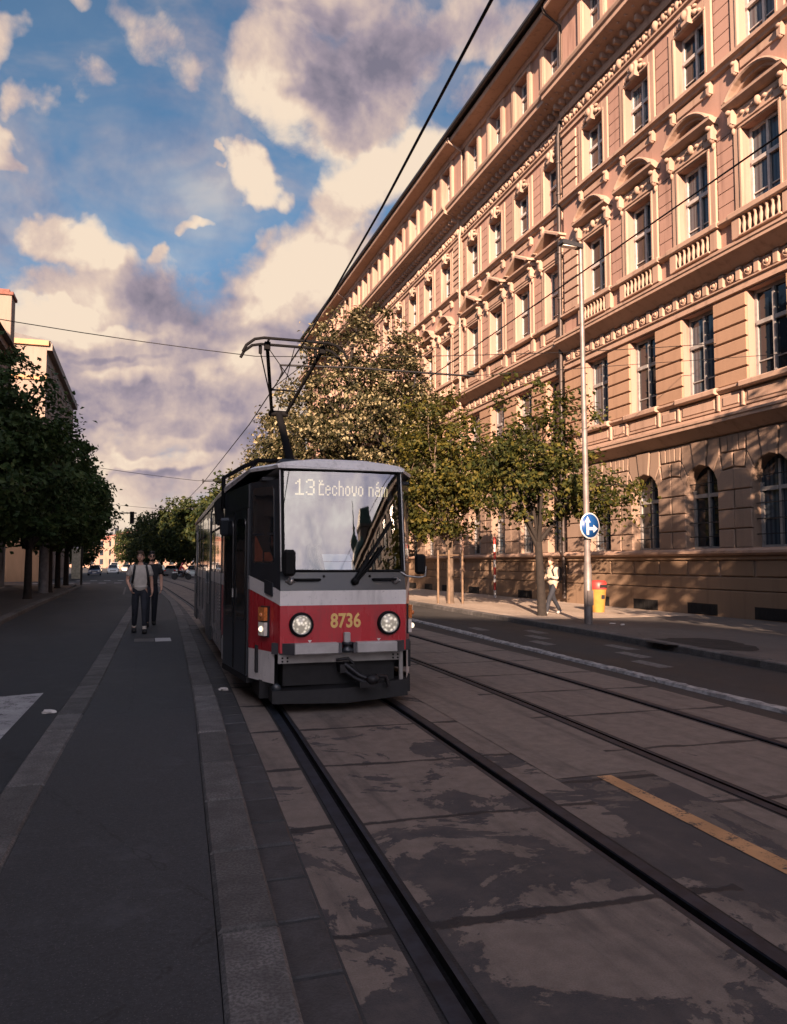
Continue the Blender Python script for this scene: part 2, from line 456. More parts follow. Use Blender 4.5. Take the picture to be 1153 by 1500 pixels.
def trackbed(name, dark=.5, joint0=3.62, pitch=1.51, cc=(.195, .160, .138)):
    m, g = newmat(name); p = g.pos(); s = g.xyz(p)
    n1 = g.noise(p, 1.15, 8, .66, .6)
    near = g.ss(s[1], 3.0, 8.5, .05, -.05)
    msk = g.m('ADD', n1, g.m('ADD', near, dark - .5))
    edge = g.noise(p, 16, 5, .7)
    msk = g.ss(g.m('ADD', msk, g.m('MULTIPLY', g.m('SUBTRACT', edge, .5), .10)), .498, .520)
    fine = g.noise(p, 110, 3, .7); med = g.noise(p, 7, 6, .65); spk = g.noise(p, 300, 1)
    con = g.mix(g.ss(med, .3, .7), [c * .80 for c in cc], [c * 1.16 for c in cc])
    con = g.mix(g.ss(fine, .35, .7, 0, .5), con, [c * .55 for c in cc])
    con = g.mix(g.ss(spk, .6, .72, 0, .4), con, (.26, .22, .19))
    asp = g.mix(g.ss(fine, .3, .7), (.036, .036, .041), (.058, .056, .060))
    asp = g.mix(g.ss(spk, .62, .74, 0, .4), asp, (.12, .12, .12))
    wear = g.ss(g.noise(p, 3.3, 6, .7), .30, .62, .72, 1.0)
    msk = g.m('MULTIPLY', msk, wear)
    c = g.mix(msk, con, asp)
    grime = g.noise(g.vm(p, (2.6, .25, 1)), 1.6, 6, .65)
    c = g.mix(g.ss(grime, .48, .72, 0, .55), c, (.045, .042, .042))
    wob = g.m('MULTIPLY', g.m('SUBTRACT', g.noise(p, 2.2, 6, .7), .5), .16)
    yy = g.m('ADD', g.m('ADD', s[1], wob), g.m('MULTIPLY', s[0], .05))
    fr = g.m('FRACT', g.m('DIVIDE', g.m('SUBTRACT', g.m('ADD', yy, 600 * pitch), joint0 + .06), pitch))
    dj = g.m('MULTIPLY', g.m('MINIMUM', fr, g.m('SUBTRACT', 1.0, fr)), pitch)
    wdt = g.m('ADD', .012, g.m('MULTIPLY', g.ss(g.noise(p, 1.7, 4), .4, .7), .035))
    jm = g.ss(g.m('SUBTRACT', dj, wdt), 0, .016, 1, 0)
    c = g.mix(g.m('MULTIPLY', jm, .92), c, (.020, .019, .021))
    h = g.m('ADD', g.m('MULTIPLY', fine, .5), g.m('SUBTRACT', g.m('MULTIPLY', msk, .9), g.m('MULTIPLY', jm, 1.6)))
    b = g.n('ShaderNodeBump', {'Strength': .6, 'Distance': .008, 'Height': h}).outputs[0]
    bs = g.n('ShaderNodeBsdfPrincipled', {'Base Color': c, 'Roughness': .78, 'Normal': b, 'Specular IOR Level': .4})
    finish(g, bs.outputs[0]); return m

A_ROAD = asphalt('road asphalt', .042, (.92, .99, 1.10))
A_PLAT = asphalt('platform asphalt', .047, (.94, .99, 1.10), .2)
A_RIGHT = asphalt('right road asphalt', .036, (1, .98, 1))
A_GROUND = asphalt('ground asphalt', .055)
A_PAVE = asphalt('pavement asphalt', .10, (1.1, .98, .90), .2)  # dark tone for the near stretch, its shade put into the colour
A_PAVE_LIT = asphalt('sunlit pale pavement', .33, (1.18, .96, .78), .18)  # paler, warmer tone for the far stretch, its sunlight put into the colour
A_PAVEL = asphalt('left pavement asphalt', .07, (1.05, 1, .95), .2)
BED1 = trackbed('track concrete near', .47)
BED2 = trackbed('track concrete far', .33, 3.3, 1.6)
BEDM = trackbed('concrete strip', .30, 5.66, 300.0, (.205, .170, .146))
BEDM2 = trackbed('patched strip', .50, 5.66, 300.0, (.130, .110, .098))
KERB = mat('granite kerb', (.120, .115, .114), .75, .32, 5, bump=.6, bsc=70, isl=.30, fine=.75)
GUT = mat('gutter stone', (.045, .044, .047), .7, .25, 6, bump=.5, bsc=70, isl=.3, fine=.4)
STEEL = mat('rail steel', (.020, .025, .036), .55, .35, 8, metal=.0, bump=.08, bsc=40, spec=.18)
RUST = mat('rail groove', (.008, .008, .009), .9, .4, 20, spec=.1)
SEAL = mat('bitumen sealing', (.013, .013, .015), .75, .3, 8, bump=.4)
def worn(name, col, under, lo, hi):
    m, g = newmat(name); p = g.pos()
    n = g.m('ADD', g.m('MULTIPLY', g.noise(p, 5.5, 8, .72), .6), g.m('MULTIPLY', g.noise(p, 60, 3, .7), .4))
    f = g.ss(n, lo, hi)
    tone = g.mix(g.ss(g.noise(p, 2.0, 4), .35, .65), [k * .75 for k in col], col)
    c = g.mix(f, tone, under)
    b = g.n('ShaderNodeBump', {'Strength': .5, 'Distance': .006, 'Height': n}).outputs[0]
    finish(g, g.n('ShaderNodeBsdfPrincipled', {'Base Color': c, 'Roughness': .8, 'Normal': b, 'Specular IOR Level': .3}).outputs[0]); return m
PAINT = worn('worn white paint', (.42, .415, .42), (.06, .06, .064), .50, .60)
PAINTF = mat('faded white paint', (.19, .185, .18), .8, .1, 12, col2=(.075, .073, .073))
ORANGE = worn('orange paint', (.56, .31, .15), (.085, .07, .062), .52, .60)
SEPM = mat('separator concrete', (.52, .50, .49), .8, .2, 7, col2=(.16, .155, .155), bump=.6, bsc=50)
LITTER = mat('paper', (.62, .58, .55), .8, .15, 20)

# ------------------------------------------------------------------ the lines of the street (x as a function of y)
xL1 = smoothf([(-60, -2.1), (10, 1.62), (32, 2.02), (63, 1.55), (100, .2), (160, -3), (300, -14)], 2)
GAU, OFF2 = 1.45, 3.06
YS = [-40, -20, -10, -6, -3, 0, 1, 2, 3, 4, 5, 6, 7, 8, 9, 10, 11, 12, 13, 14, 16, 18, 20, 23, 26, 29, 32, 36, 40, 45, 50, 56, 63, 72, 82, 95, 110, 130, 160, 200, 250, 300]
def strip(name, fl, fr, ys, z, m, kind='structure', skirt=0):
    b = MB()
    vs = []
    for y in ys:
        vs += [(fl(y), y, z), (fr(y), y, z)]
    b.add(vs, [(2 * i, 2 * i + 1, 2 * i + 3, 2 * i + 2) for i in range(len(ys) - 1)])
    if skirt:
        n = len(vs)
        vb = [(a, y, z - skirt) for a, y, z in vs]
        b.add(vs + vb, [(2 * i, 2 * i + 2, n + 2 * i + 2, n + 2 * i) for i in range(len(ys) - 1)] + [(2 * i + 1, 2 * i + 3, n + 2 * i + 3, n + 2 * i + 1) for i in range(len(ys) - 1)]
              + [(0, 1, n + 1, n), (2 * len(ys) - 2, 2 * len(ys) - 1, n + 2 * len(ys) - 1, n + 2 * len(ys) - 2)])
    o = b.build(name, m); tag(o, kind=kind); return o
K = lambda c: (lambda y: c)
o = MB().quad((-3000, -3000, -.10), (3000, -3000, -.10), (3000, 3000, -.10), (-3000, 3000, -.10)).build('ground', A_GROUND); tag(o, kind='structure')
xKL = lerpf([(-60, -3.6), (24, -3.78), (35, -4.0), (60, -4.15), (64, -4.5), (300, -26)])
xPL = smoothf([(-60, -.95), (2, -.95), (6, -.91), (10.3, -.76), (28.6, -.42), (46, .05)], 2)
xPR = smoothf([(-60, -1.5), (0, .40), (2.7, .57), (6, .72), (9.2, .87), (14.9, 1.04), (24.7, 1.27), (33.7, 1.38), (46, 1.2)], 1)
xGU = smoothf([(-60, -1.3), (0, .70), (2.98, .86), (3.97, .905), (5.64, .99), (10.6, 1.22), (14, 1.33), (24, 1.55), (34, 1.62), (46, 1.4)], 1)
xKR = smoothf([(-60, 6.5), (4, 9.55), (9.86, 9.86), (15.8, 10.35), (32, 10.95), (60, 10.9), (95, 9.8), (300, 0)], 2)
xSE = smoothf([(-60, 4.2), (7.2, 7.25), (14, 7.55), (22.5, 7.98), (40, 8.2), (60, 8.0)], 2)
strip('left_road', lambda y: xKL(y) - (.0 if y < 64 else 10), lambda y: xGU(y) if y < 46 else xL1(y) - .32, [y for y in YS if y <= 300], 0, A_ROAD)
H = .115     # rail half zone
strip('track_shoulder', lambda y: xGU(y) if y < 46 else xL1(y) - .32, lambda y: xL1(y) - H, YS, 0, BED1)
strip('track_bed', lambda y: xL1(y) + .10, lambda y: xL1(y) + GAU - .10, YS, 0, BED1)
ysm = [y for y in YS if y <= 5] + [5.66]; ysf = [5.66] + [y for y in YS if y >= 6]
strip('track_margin', lambda y: xL1(y) + GAU + H, lambda y: xL1(y) + GAU + .40, YS, 0, BED1)
strip('concrete_strip', lambda y: xL1(y) + GAU + .40, lambda y: xL1(y) + OFF2 - .34, ysf, .004, BEDM)
strip('patched_strip', lambda y: xL1(y) + GAU + .40, lambda y: xL1(y) + OFF2 - .34, ysm, 0, BEDM2)
strip('track_margin', lambda y: xL1(y) + OFF2 - .34, lambda y: xL1(y) + OFF2 - H, YS, 0, BED2)
strip('track_bed', lambda y: xL1(y) + OFF2 + .10, lambda y: xL1(y) + OFF2 + GAU - .10, YS, 0, BED2)
strip('track_shoulder', lambda y: xL1(y) + OFF2 + GAU + H, lambda y: xL1(y) + OFF2 + GAU + .85, YS, 0, BED2)
strip('right_road', lambda y: xL1(y) + OFF2 + GAU + .85, xKR, YS, 0, A_RIGHT)

def rail(off, side, label):
    # side +1: groove towards +x (left rail), -1: groove towards -x
    prof = [(-H, -.002, 2), (-.092, -.001, 2), (-.088, .006, 0), (-.004, .006, 0), (0, -.004, 0), (.004, -.045, 1), (.050, -.045, 1), (.054, -.002, 0), (.080, -.002, 0), (.10, -.001, 2)]
    b = MB(); n = len(prof); vs = []
    for y in YS:
        for u, z, _ in prof:
            vs.append((xL1(y) + off + u * side, y, z))
    for i in range(len(YS) - 1):
        for j in range(n - 1):
            mi = max(prof[j][2], prof[j + 1][2]) if 2 in (prof[j][2], prof[j + 1][2]) else (1 if 1 in (prof[j][2], prof[j + 1][2]) else 0)
            q = (i * n + j, i * n + j + 1, (i + 1) * n + j + 1, (i + 1) * n + j)
            b.f.append(list(q)); b.mi.append(mi); b.sm.append(False)
    b.v = vs
    o = b.build('tram_rail', [STEEL, RUST, SEAL])
    tag(o, label, 'rail', 'grooved tram rails set in the street')
rail(0, 1, 'grooved steel tram rail nearest the platform kerb, running under the left side of the tram')
rail(GAU, -1, 'grooved steel tram rail running under the right side of the red tram')
rail(OFF2, 1, 'grooved steel rail of the empty track beside the orange line')
rail(OFF2 + GAU, -1, 'grooved steel rail of the empty track nearest the raised white separator')

# raised platform with stone edges
YP = [y for y in YS if y <= 40] + [43, 46]
KW = .27
strip('platform', lambda y: xPL(y) + KW, lambda y: xPR(y) - KW, YP, .18, A_PLAT, skirt=.2)
def stones(name, fa, fb, y0, y1, z0, z1, ln, m, kind='structure', b=.018, gap=.014, jz=.004):
    mb = MB(); y = y0
    r = random.Random(len(name) * 7 + int(y0))
    while y < y1:
        l = ln * r.uniform(.85, 1.15)
        e = min(y + l, y1)
        if e - y > .1:
            dz = r.uniform(-jz, jz); dx = r.uniform(-.004, .004)
            a0, a1, b0, b1 = fa(y), fa(e), fb(y), fb(e)
            g_ = gap / 2
            vs = [(a0, y + g_, z0), (b0, y + g_, z0), (b1, e - g_, z0), (a1, e - g_, z0),
                  (a0, y + g_, z1 + dz - b), (b0, y + g_, z1 + dz - b), (b1, e - g_, z1 + dz - b), (a1, e - g_, z1 + dz - b),
                  (a0 + b + dx, y + g_ + b, z1 + dz), (b0 - b + dx, y + g_ + b, z1 + dz), (b1 - b + dx, e - g_ - b, z1 + dz), (a1 + b + dx, e - g_ - b, z1 + dz)]
            fs = [(0, 1, 5, 4), (1, 2, 6, 5), (2, 3, 7, 6), (3, 0, 4, 7), (4, 5, 9, 8), (5, 6, 10, 9), (6, 7, 11, 10), (7, 4, 8, 11), (8, 9, 10, 11)]
            mb.add(vs, fs)
        y = e
    o = mb.build(name, m); tag(o, kind=kind); return o
stones('platform_kerb', xPL, lambda y: xPL(y) + KW - .006, -20, 46, -.05, .186, .95, KERB)
stones('platform_kerb', lambda y: xPR(y) - KW + .006, xPR, -20, 46, -.05, .186, 1.0, KERB)
stones('gutter', lambda y: xPR(y) + .006, lambda y: xGU(y) - .004, -20, 46, -.05, .012, .5, GUT, jz=.006)
stones('left_kerb', lambda y: xKL(y) - .28, xKL, -40, 64, -.05, .135, 1.0, KERB)
strip('left_pavement', K(-8.75), lambda y: xKL(y) - .29, [-40, 0, 24, 35, 50, 64], .13, A_PAVEL, skirt=.2)
strip('left_pavement', K(-30), lambda y: xKL(y) - 5, [82, 110, 160, 250], .13, A_PAVEL, skirt=.2)
stones('right_kerb', xKR, lambda y: xKR(y) + .26, -40, 95, -.05, .135, 1.0, KERB)
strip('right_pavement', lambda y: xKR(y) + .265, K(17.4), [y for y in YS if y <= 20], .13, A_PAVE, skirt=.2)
strip('right_pavement', lambda y: xKR(y) + .265, K(17.4), [y for y in YS if 20 <= y <= 95], .134, A_PAVE_LIT, skirt=.2)
# end ramp of the platform
MB().add([(.05, 46, .18), (1.2, 46, .18), (.55, 49.5, .0), (.3, 49.5, 0)], [(0, 1, 2, 3)]).build('platform_ramp', KERB)['kind'] = 'structure'

# raised broken separator between the far track and the right road
mb = MB(); r = random.Random(5); y = -4.0
sep_objs = []
while y < 42:
    l = r.uniform(1.0, 1.4); e = y + l
    hgt = .05 + r.uniform(-.008, .008)
    rows = []
    m_ = 9
    for i in range(m_ + 1):
        yy = y + (e - y - .01) * i / m_; x = xSE(yy)
        j = lambda s: r.uniform(-s, s)
        rows.append([(x - .10 + j(.010), yy, -.01), (x - .075 + j(.014), yy, hgt * .75 + j(.008)), (x + j(.01), yy, hgt + j(.006)), (x + .075 + j(.014), yy, hgt * .75 + j(.008)), (x + .10 + j(.010), yy, -.01)])
    vs = [p for rw in rows for p in rw]
    fs = [(i * 5 + k, i * 5 + k + 1, (i + 1) * 5 + k + 1, (i + 1) * 5 + k) for i in range(m_) for k in range(4)] + [(0, 1, 2, 3, 4), tuple(m_ * 5 + k for k in (4, 3, 2, 1, 0))]
    mb.add(vs, fs); y = e
o = mb.build('lane_separator', SEPM); tag(o, 'low broken pale concrete separator strip between the empty track and the right road', 'separator')

# markings
def marking(name, pts, m, z=.004):
    o = MB().poly([(x, y, z) for x, y in pts]).build(name, m); tag(o, kind='structure'); return o
marking('orange_line', [(3.60, 5.62), (3.735, 5.62), (3.655, 3.6), (3.58, 1.0), (3.42, 1.0), (3.50, 3.6)], ORANGE, .005)
for i, x0 in enumerate((-1.83, -2.75, -3.65)):
    marking('crossing_stripe', [(x0 - .02, 7.9), (x0 + .50, 7.9), (x0 + .60, 11.5), (x0 + .08, 11.35)], PAINT)
for x0 in (-9, -7.6, -6.2, -4.9, -3.6, -2.3, -1.0, .3, 1.2, 6.6, 7.9):
    for yy, hh in ((72, 1.6), (82, 1.8)):
        marking('crossing_stripe', [(x0, yy), (x0 + .62, yy), (x0 + .62, yy + hh), (x0, yy + hh)], PAINT, .008)
r = random.Random(3)
for i in range(7):
    x0 = 8.35 + (i % 3) * .5 + r.uniform(-.1, .1); yy = 11.0 + i * 1.25
    marking('faded_marking', [(x0, yy), (x0 + .3, yy + r.uniform(-.1, .1)), (x0 + .34, yy + 1.0), (x0 + .06, yy + .92)], PAINTF)
marking('bus_line', [(-1.15, 60), (-1.05, 60), (-.9, 46), (-1.0, 46)], PAINTF)
# tree pit
mb = MB(); n = 26; r = random.Random(8); c = (10.85, 13.0)
pts = []
for i in range(n):
    a = 2 * PI * i / n; k = 1 + .13 * math.sin(3 * a) + r.uniform(-.06, .06)
    pts.append((c[0] + .85 * k * math.cos(a), c[1] + 1.25 * k * math.sin(a), .136))
o = mb.poly(pts).build('soil_patch', mat('dark damp soil', (.022, .018, .016), .95, .4, 4, bump=.8, bsc=30)); tag(o, kind='structure')

# hatch covers on the platform
HATCH = mat('pale hatch plate', (.42, .42, .43), .55, .15, 8, metal=.2)
HATCHD = mat('dark hatch plate', (.07, .07, .075), .5, .15, 8, metal=.5)
b = MB().bbox(.29, .60, 16.35, 17.0, .176, .190, .004)
tag(b.build('cover_plate', HATCH, None, (.44, 16.7, .18)), 'small pale metal plate set in the platform ahead of the two walking men', 'cover plate')
b = MB().bbox(-.12, .27, 16.35, 17.0, .176, .188, .004)
tag(b.build('cover_plate', HATCHD, None, (.08, 16.7, .18)), 'dark metal plate beside the pale plate on the platform', 'cover plate')
# litter
def crumple(name, loc, sx, sy, sz, label, seed):
    bm = bmesh.new(); bmesh.ops.create_icosphere(bm, subdivisions=2, radius=1)
    rr = random.Random(seed)
    for v in bm.verts:
        k = rr.uniform(.6, 1.25); v.co = Vector((v.co.x * sx * k, v.co.y * sy * k, max(-.2, v.co.z) * sz * k))
    me = bpy.data.meshes.new(name); bm.to_mesh(me); bm.free(); me.materials.append(LITTER)
    o = bpy.data.objects.new(name, me); COL.objects.link(o); o.location = loc
    tag(o, label, 'litter', 'scraps of paper lying about')
crumple('paper_scrap', (-1.01, 9.95, .012), .085, .06, .03, 'crumpled pale paper scrap on the left road beside the platform kerb', 1)
crumple('paper_scrap', (1.10, 10.9, .02), .075, .06, .03, 'flat pale scrap in the gutter beside the tram door', 2)
crumple('paper_scrap', (12.03, 17.91, .14), .09, .05, .02, 'left one of two white scraps on the pavement right of the lamp post', 3)
crumple('paper_scrap', (12.02, 17.44, .14), .06, .06, .03, 'right one of two white scraps on the pavement right of the lamp post', 4)
# ------------------------------------------------------------------ the school building on the right
def plaster(name, col, stain=.6, rough=.85, bsc=45):
    m, g = newmat(name); p = g.pos()
    big = g.noise(g.vm(p, (1, .8, .35)), .5, 6, .6)
    drip = g.noise(g.vm(p, (2.2, 2.2, .16)), 1.6, 5, .6)
    fine = g.noise(p, bsc, 4, .65)
    c = g.mix(g.ss(big, .32, .68), [k * .86 for k in col], [min(1, k * 1.08) for k in col])
    c = g.mix(g.ss(drip, .50, .72, 0, stain), c, [col[0] * .45, col[1] * .42, col[2] * .42])
    c = g.mix(g.ss(fine, .35, .7, 0, .22), c, [k * .6 for k in col])
    b = g.n('ShaderNodeBump', {'Strength': .35, 'Distance': .008, 'Height': fine}).outputs[0]
    bs = g.n('ShaderNodeBsdfPrincipled', {'Base Color': c, 'Roughness': rough, 'Normal': b, 'Specular IOR Level': .25})
    finish(g, bs.outputs[0]); return m
P_WALL = plaster('salmon plaster', (0.355, 0.222, 0.178))
P_TRIM = plaster('pale trim plaster', (0.391, 0.270, 0.208), .5)
P_RUST = plaster('rusticated plaster', (0.335, 0.214, 0.146), .35, .9, 26)
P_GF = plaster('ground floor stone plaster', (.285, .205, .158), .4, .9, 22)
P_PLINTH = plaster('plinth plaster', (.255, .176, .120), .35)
FRAME = mat('window paint', (.40, .37, .35), .5, .12, 6)
FRAMEG = mat('grey window paint', (.26, .25, .245), .5, .15, 6)
def curtain_glass():
    m, g = newmat('window glass'); p = g.pos()
    q = g.xyz(p)
    fold = g.m('SINE', g.m('MULTIPLY', q[1], 38.0))
    n1 = g.noise(g.vm(p, (.0, .36, .21)), 1.0, 1)
    cur = g.mix(g.ss(fold, -1, 1), (.022, .034, .050), (.060, .082, .105))
    c = g.mix(g.ss(n1, .50, .53), (.008, .013, .020), cur)
    b = g.n('ShaderNodeBump', {'Strength': .12, 'Distance': .05, 'Height': g.noise(p, 1.3, 2)}).outputs[0]
    bs = g.n('ShaderNodeBsdfPrincipled', {'Base Color': c, 'Roughness': .05, 'IOR': 1.5, 'Specular IOR Level': .7, 'Normal': b})
    finish(g, bs.outputs[0]); return m
PANE = curtain_glass()
ROOFM = mat('dark roof sheet', (.03, .03, .034), .5, .2, 3, metal=.3)
PIPE = mat('downpipe', (.045, .035, .032), .5, .2, 5, metal=.4)
PIPEL = mat('pale downpipe', (.28, .20, .16), .5, .15, 5)
BLK = mat('black void', (.006, .006, .007), .9)

SEC = [('R', 12.9, 28.2, 16.90, [14.33, 17.2, 20.07, 22.94, 25.81]),
       ('M', 28.2, 39.4, 17.05, [29.28, 32.15, 35.03, 37.92]),
       ('L', 39.4, 82.0, 16.90, [41.45 + 2.93 * k for k in range(14)])]
BX, BY, BZ = 16.9, 12.9, .13
school = empty('school_building', (BX, BY, BZ), 0, 'long salmon pink school building with rows of tall windows, arched ground floor and heavy cornice', 'building')
ORG = (BX, BY, BZ)
def FB(xf):
    # facade builder: coordinates (d outwards, y, z)
    return MB(lambda d, y, z: (xf - d, y, z))
def fin(mb, name, m, parent=school):
    return mb.build(name, m, parent, ORG)
def inst(proto, y, xf, z=0):
    # window prototypes are built with x=0 at the face, y=0 at the axis and real z
    c = copy_tree(proto, school); c.location = (xf - BX, y - BY, -BZ); return c
REC = .34
def wallgrid(mb, y0, y1, za, zb, ops, d=0.0):
    # ops: list of (c, h, z0, z1)
    y = y0
    for c, h, z0, z1 in ops:
        mb.quad((d, y, za), (d, c - h, za), (d, c - h, zb), (d, y, zb))
        mb.quad((d, c - h, za), (d, c + h, za), (d, c + h, z0), (d, c - h, z0))
        mb.quad((d, c - h, z1), (d, c + h, z1), (d, c + h, zb), (d, c - h, zb))
        r = d - REC
        mb.quad((d, c - h, z0), (d, c - h, z1), (r, c - h, z1), (r, c - h, z0))
        mb.quad((d, c + h, z0), (d, c + h, z1), (r, c + h, z1), (r, c + h, z0))
        mb.quad((d, c - h, z0), (d, c + h, z0), (r, c + h, z0), (r, c - h, z0))
        mb.quad((d, c - h, z1), (d, c + h, z1), (r, c + h, z1), (r, c - h, z1))
        y = c + h
    mb.quad((d, y, za), (d, y1, za), (d, y1, zb), (d, y, zb))

def archpts(c, zc, r, n=14):
    return [(c - r * math.cos(PI * i / n), zc + r * math.sin(PI * i / n)) for i in range(n + 1)]
GZ0, GZC, GR, GTOP = 2.2, 4.12, .75, 5.66
wall = MB(); rus = MB(); gfb = MB(); pli = MB()
def use(mb, xf):
    mb.tf = lambda d, y, z: (xf - d, y, z); return mb
for nm, y0, y1, xf, cs in SEC:
    use(wall, xf); use(rus, xf); use(gfb, xf); use(pli, xf)
    # --- ground floor wall with arched openings
    y = y0
    for c in cs:
        wall.quad((0, y, 0), (0, c - GR, 0), (0, c - GR, GTOP), (0, y, GTOP), 1)
        wall.quad((0, c - GR, 0), (0, c + GR, 0), (0, c + GR, GZ0), (0, c - GR, GZ0), 1)
        ap = archpts(c, GZC, GR)
        for a, b in zip(ap, ap[1:]):
            wall.quad((0, a[0], a[1]), (0, b[0], b[1]), (0, b[0], GTOP), (0, a[0], GTOP), 1)
            wall.quad((0, a[0], a[1]), (0, b[0], b[1]), (-.42, b[0], b[1]), (-.42, a[0], a[1]), 1)
        for sgn in (-1, 1):
            wall.quad((0, c + sgn * GR, GZ0), (0, c + sgn * GR, GZC), (-.42, c + sgn * GR, GZC), (-.42, c + sgn * GR, GZ0), 1)
        wall.quad((0, c - GR, GZ0), (0, c + GR, GZ0), (-.42, c + GR, GZ0), (-.42, c - GR, GZ0), 1)
        y = c + GR
    wall.quad((0, y, 0), (0, y1, 0), (0, y1, GTOP), (0, y, GTOP), 1)
    # --- upper floors
    wallgrid(wall, y0, y1, GTOP, 10.0, [(c, .74, 7.12, 9.84) for c in cs])
    wallgrid(wall, y0, y1, 10.0, 15.9, [(c, .72, 12.30, 14.80) for c in cs])
    wallgrid(wall, y0, y1, 15.9, 22.0, [(c, .72, 17.35, 19.50) for c in cs])
    wallgrid(wall, y0, y1, 22.0, 25.8, [(c, .60, 23.1, 25.25) for c in cs], -.06)
    # --- ground floor blocks
    def blk(pts, dd=.075):
        gfb.prism(pts, 0, 0.002, dd, 0, .022)
    G_ = .02
    bounds = [y0] + [(a + b) / 2 for a, b in zip(cs, cs[1:])] + [y1]
    for i, c in enumerate(cs):
        for s_, edge in ((-1, bounds[i]), (1, bounds[i + 1])):
            W = abs(edge - c)
            def P(u, z): return (c + s_ * u, z)
            # courses beside the opening: two blocks and one block by turns
            inner = GR + .004
            for k in range(3):
                za, zb = GZ0 + .02 + k * .585, GZ0 + .02 + (k + 1) * .585 - .03
                j = W - .03 if k % 2 == 0 else W
                blk([P(inner, za), P(j if k % 2 == 0 else W + 0.0, za), P(j if k % 2 == 0 else W, zb), P(inner, zb)])
            za, zb = 3.975, 4.53
            rz = lambda z: math.sqrt(max(0, GR * GR - max(0, z - GZC) ** 2)) + .004
            blk([P(rz(za), za), P(W, za), P(W, 4.62), P(.92, 4.56), P(rz(zb) , zb - .02), P(rz(4.3), 4.3)])
            # shaped block above and top row
            blk([P(.99, 4.61), P(W - .03, 4.665), P(W - .03, 5.10), P(max(.9, W - .5), 5.10)])
            if W > 1.2:
                blk([P(.96, 5.14), P(W - .25, 5.14), P(W - .25, 5.63), P(.90, 5.63)])
                blk([P(W - .22, 5.14), P(W, 5.14), P(W, 5.63), P(W - .22, 5.63)])
            # voussoirs
            a1 = (GR * math.sin(R(21)), GZC + GR * math.cos(R(21)))
            a2 = (GR * math.sin(R(52)), GZC + GR * math.cos(R(52)))
            a3 = (GR * math.sin(R(80)), GZC + GR * math.cos(R(80)))
            e = .004
            am = (GR * math.sin(R(36)), GZC + GR * math.cos(R(36)))
            blk([P(a1[0] + .03, a1[1] + e), P(am[0], am[1] + .012), P(a2[0], a2[1] + .02), P(.86, 5.08), P(.87, 5.63), P(.41, 5.63)], .085)
            an = (GR * math.sin(R(66)), GZC + GR * math.cos(R(66)))
            blk([P(a2[0] + .02, a2[1] - .02), P(an[0] + .01, an[1]), P(a3[0] + .015, a3[1] + .02), P(.95, 4.60), P(.86, 5.05)], .085)
        kb = GZC + GR
        blk([(c - .25, kb - .05), (c, kb + .008), (c + .25, kb - .05), (c + .37, 5.63), (c - .37, 5.63)], .12)
    # --- first floor rustication courses
    ys = [y0] + sum([[c - .745, c + .745] for c in cs], []) + [y1]
    for a, b in zip(ys[::2], ys[1::2]):
        if b - a < .15: continue
        for k in range(6):
            za = 7.15 + k * .45
            rus.prism([(a + .002, za), (b - .002, za), (b - .002, za + .405), (a + .002, za + .405)], 0, .002, .07, 0, .025)
    # --- smooth coursed panels between the windows of the upper floors
    ys = [y0 + .05] + sum([[c - 1.1, c + 1.1] for c in cs], []) + [y1 - .05]
    for a, b in zip(ys[::2], ys[1::2]):
        if b - a < .2: continue
        for k in range(7):
            za = 12.35 + k * .43
            pli.prism([(a, za), (b, za), (b, za + .41), (a, za + .41)], 0, .002, .03, 1, .006)
        for k in range(6):
            za = 17.4 + k * .43
            pli.prism([(a, za), (b, za), (b, za + .41), (a, za + .41)], 0, .002, .03, 1, .006)
    # --- plinth
    pli.prism([(y0, .05), (y1, .05), (y1, .93), (y0, .93)], 0, 0, .13, 0, .015)
    pli.prism([(y0, .955), (y1, .955), (y1, 1.33), (y0, 1.33)], 0, 0, .10, 0, .015)
    pli.prism([(y0, 1.86), (y1, 1.86), (y1, 1.985), (y0, 1.985)], 0, 0, .09, 0, .012)
    for i, c in enumerate(cs):
        for (u0, u1) in ((-.66, .66),):
            pli.prism([(c + u0, 1.37), (c + u1, 1.37), (c + u1, 1.83), (c + u0, 1.83)], 0, .002, .05, 0, .02)
        if i + 1 < len(cs) and cs[i + 1] - c > 1:
            pli.prism([(c + .78, 1.37), (cs[i + 1] - .78, 1.37), (cs[i + 1] - .78, 1.83), (c + .78, 1.83)], 0, .002, .05, 0, .02)
# block body
wall.tf = None
wall.quad((16.9, 12.9, 0), (31, 12.9, 0), (31, 12.9, 25.8), (16.9, 12.9, 25.8))
wall.quad((16.9, 82, 0), (31, 82, 0), (31, 82, 25.8), (16.9, 82, 25.8))
wall.quad((31, 12.9, 0), (31, 82, 0), (31, 82, 25.8), (31, 12.9, 25.8))
for yy in (28.2, 39.4):
    wall.quad((16.9, yy, 0), (17.05, yy, 0), (17.05, yy, 22), (16.9, yy, 22))
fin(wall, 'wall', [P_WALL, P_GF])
fin(rus, 'rustication', P_RUST)
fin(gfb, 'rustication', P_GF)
fin(pli, 'plinth', [P_PLINTH, P_WALL])

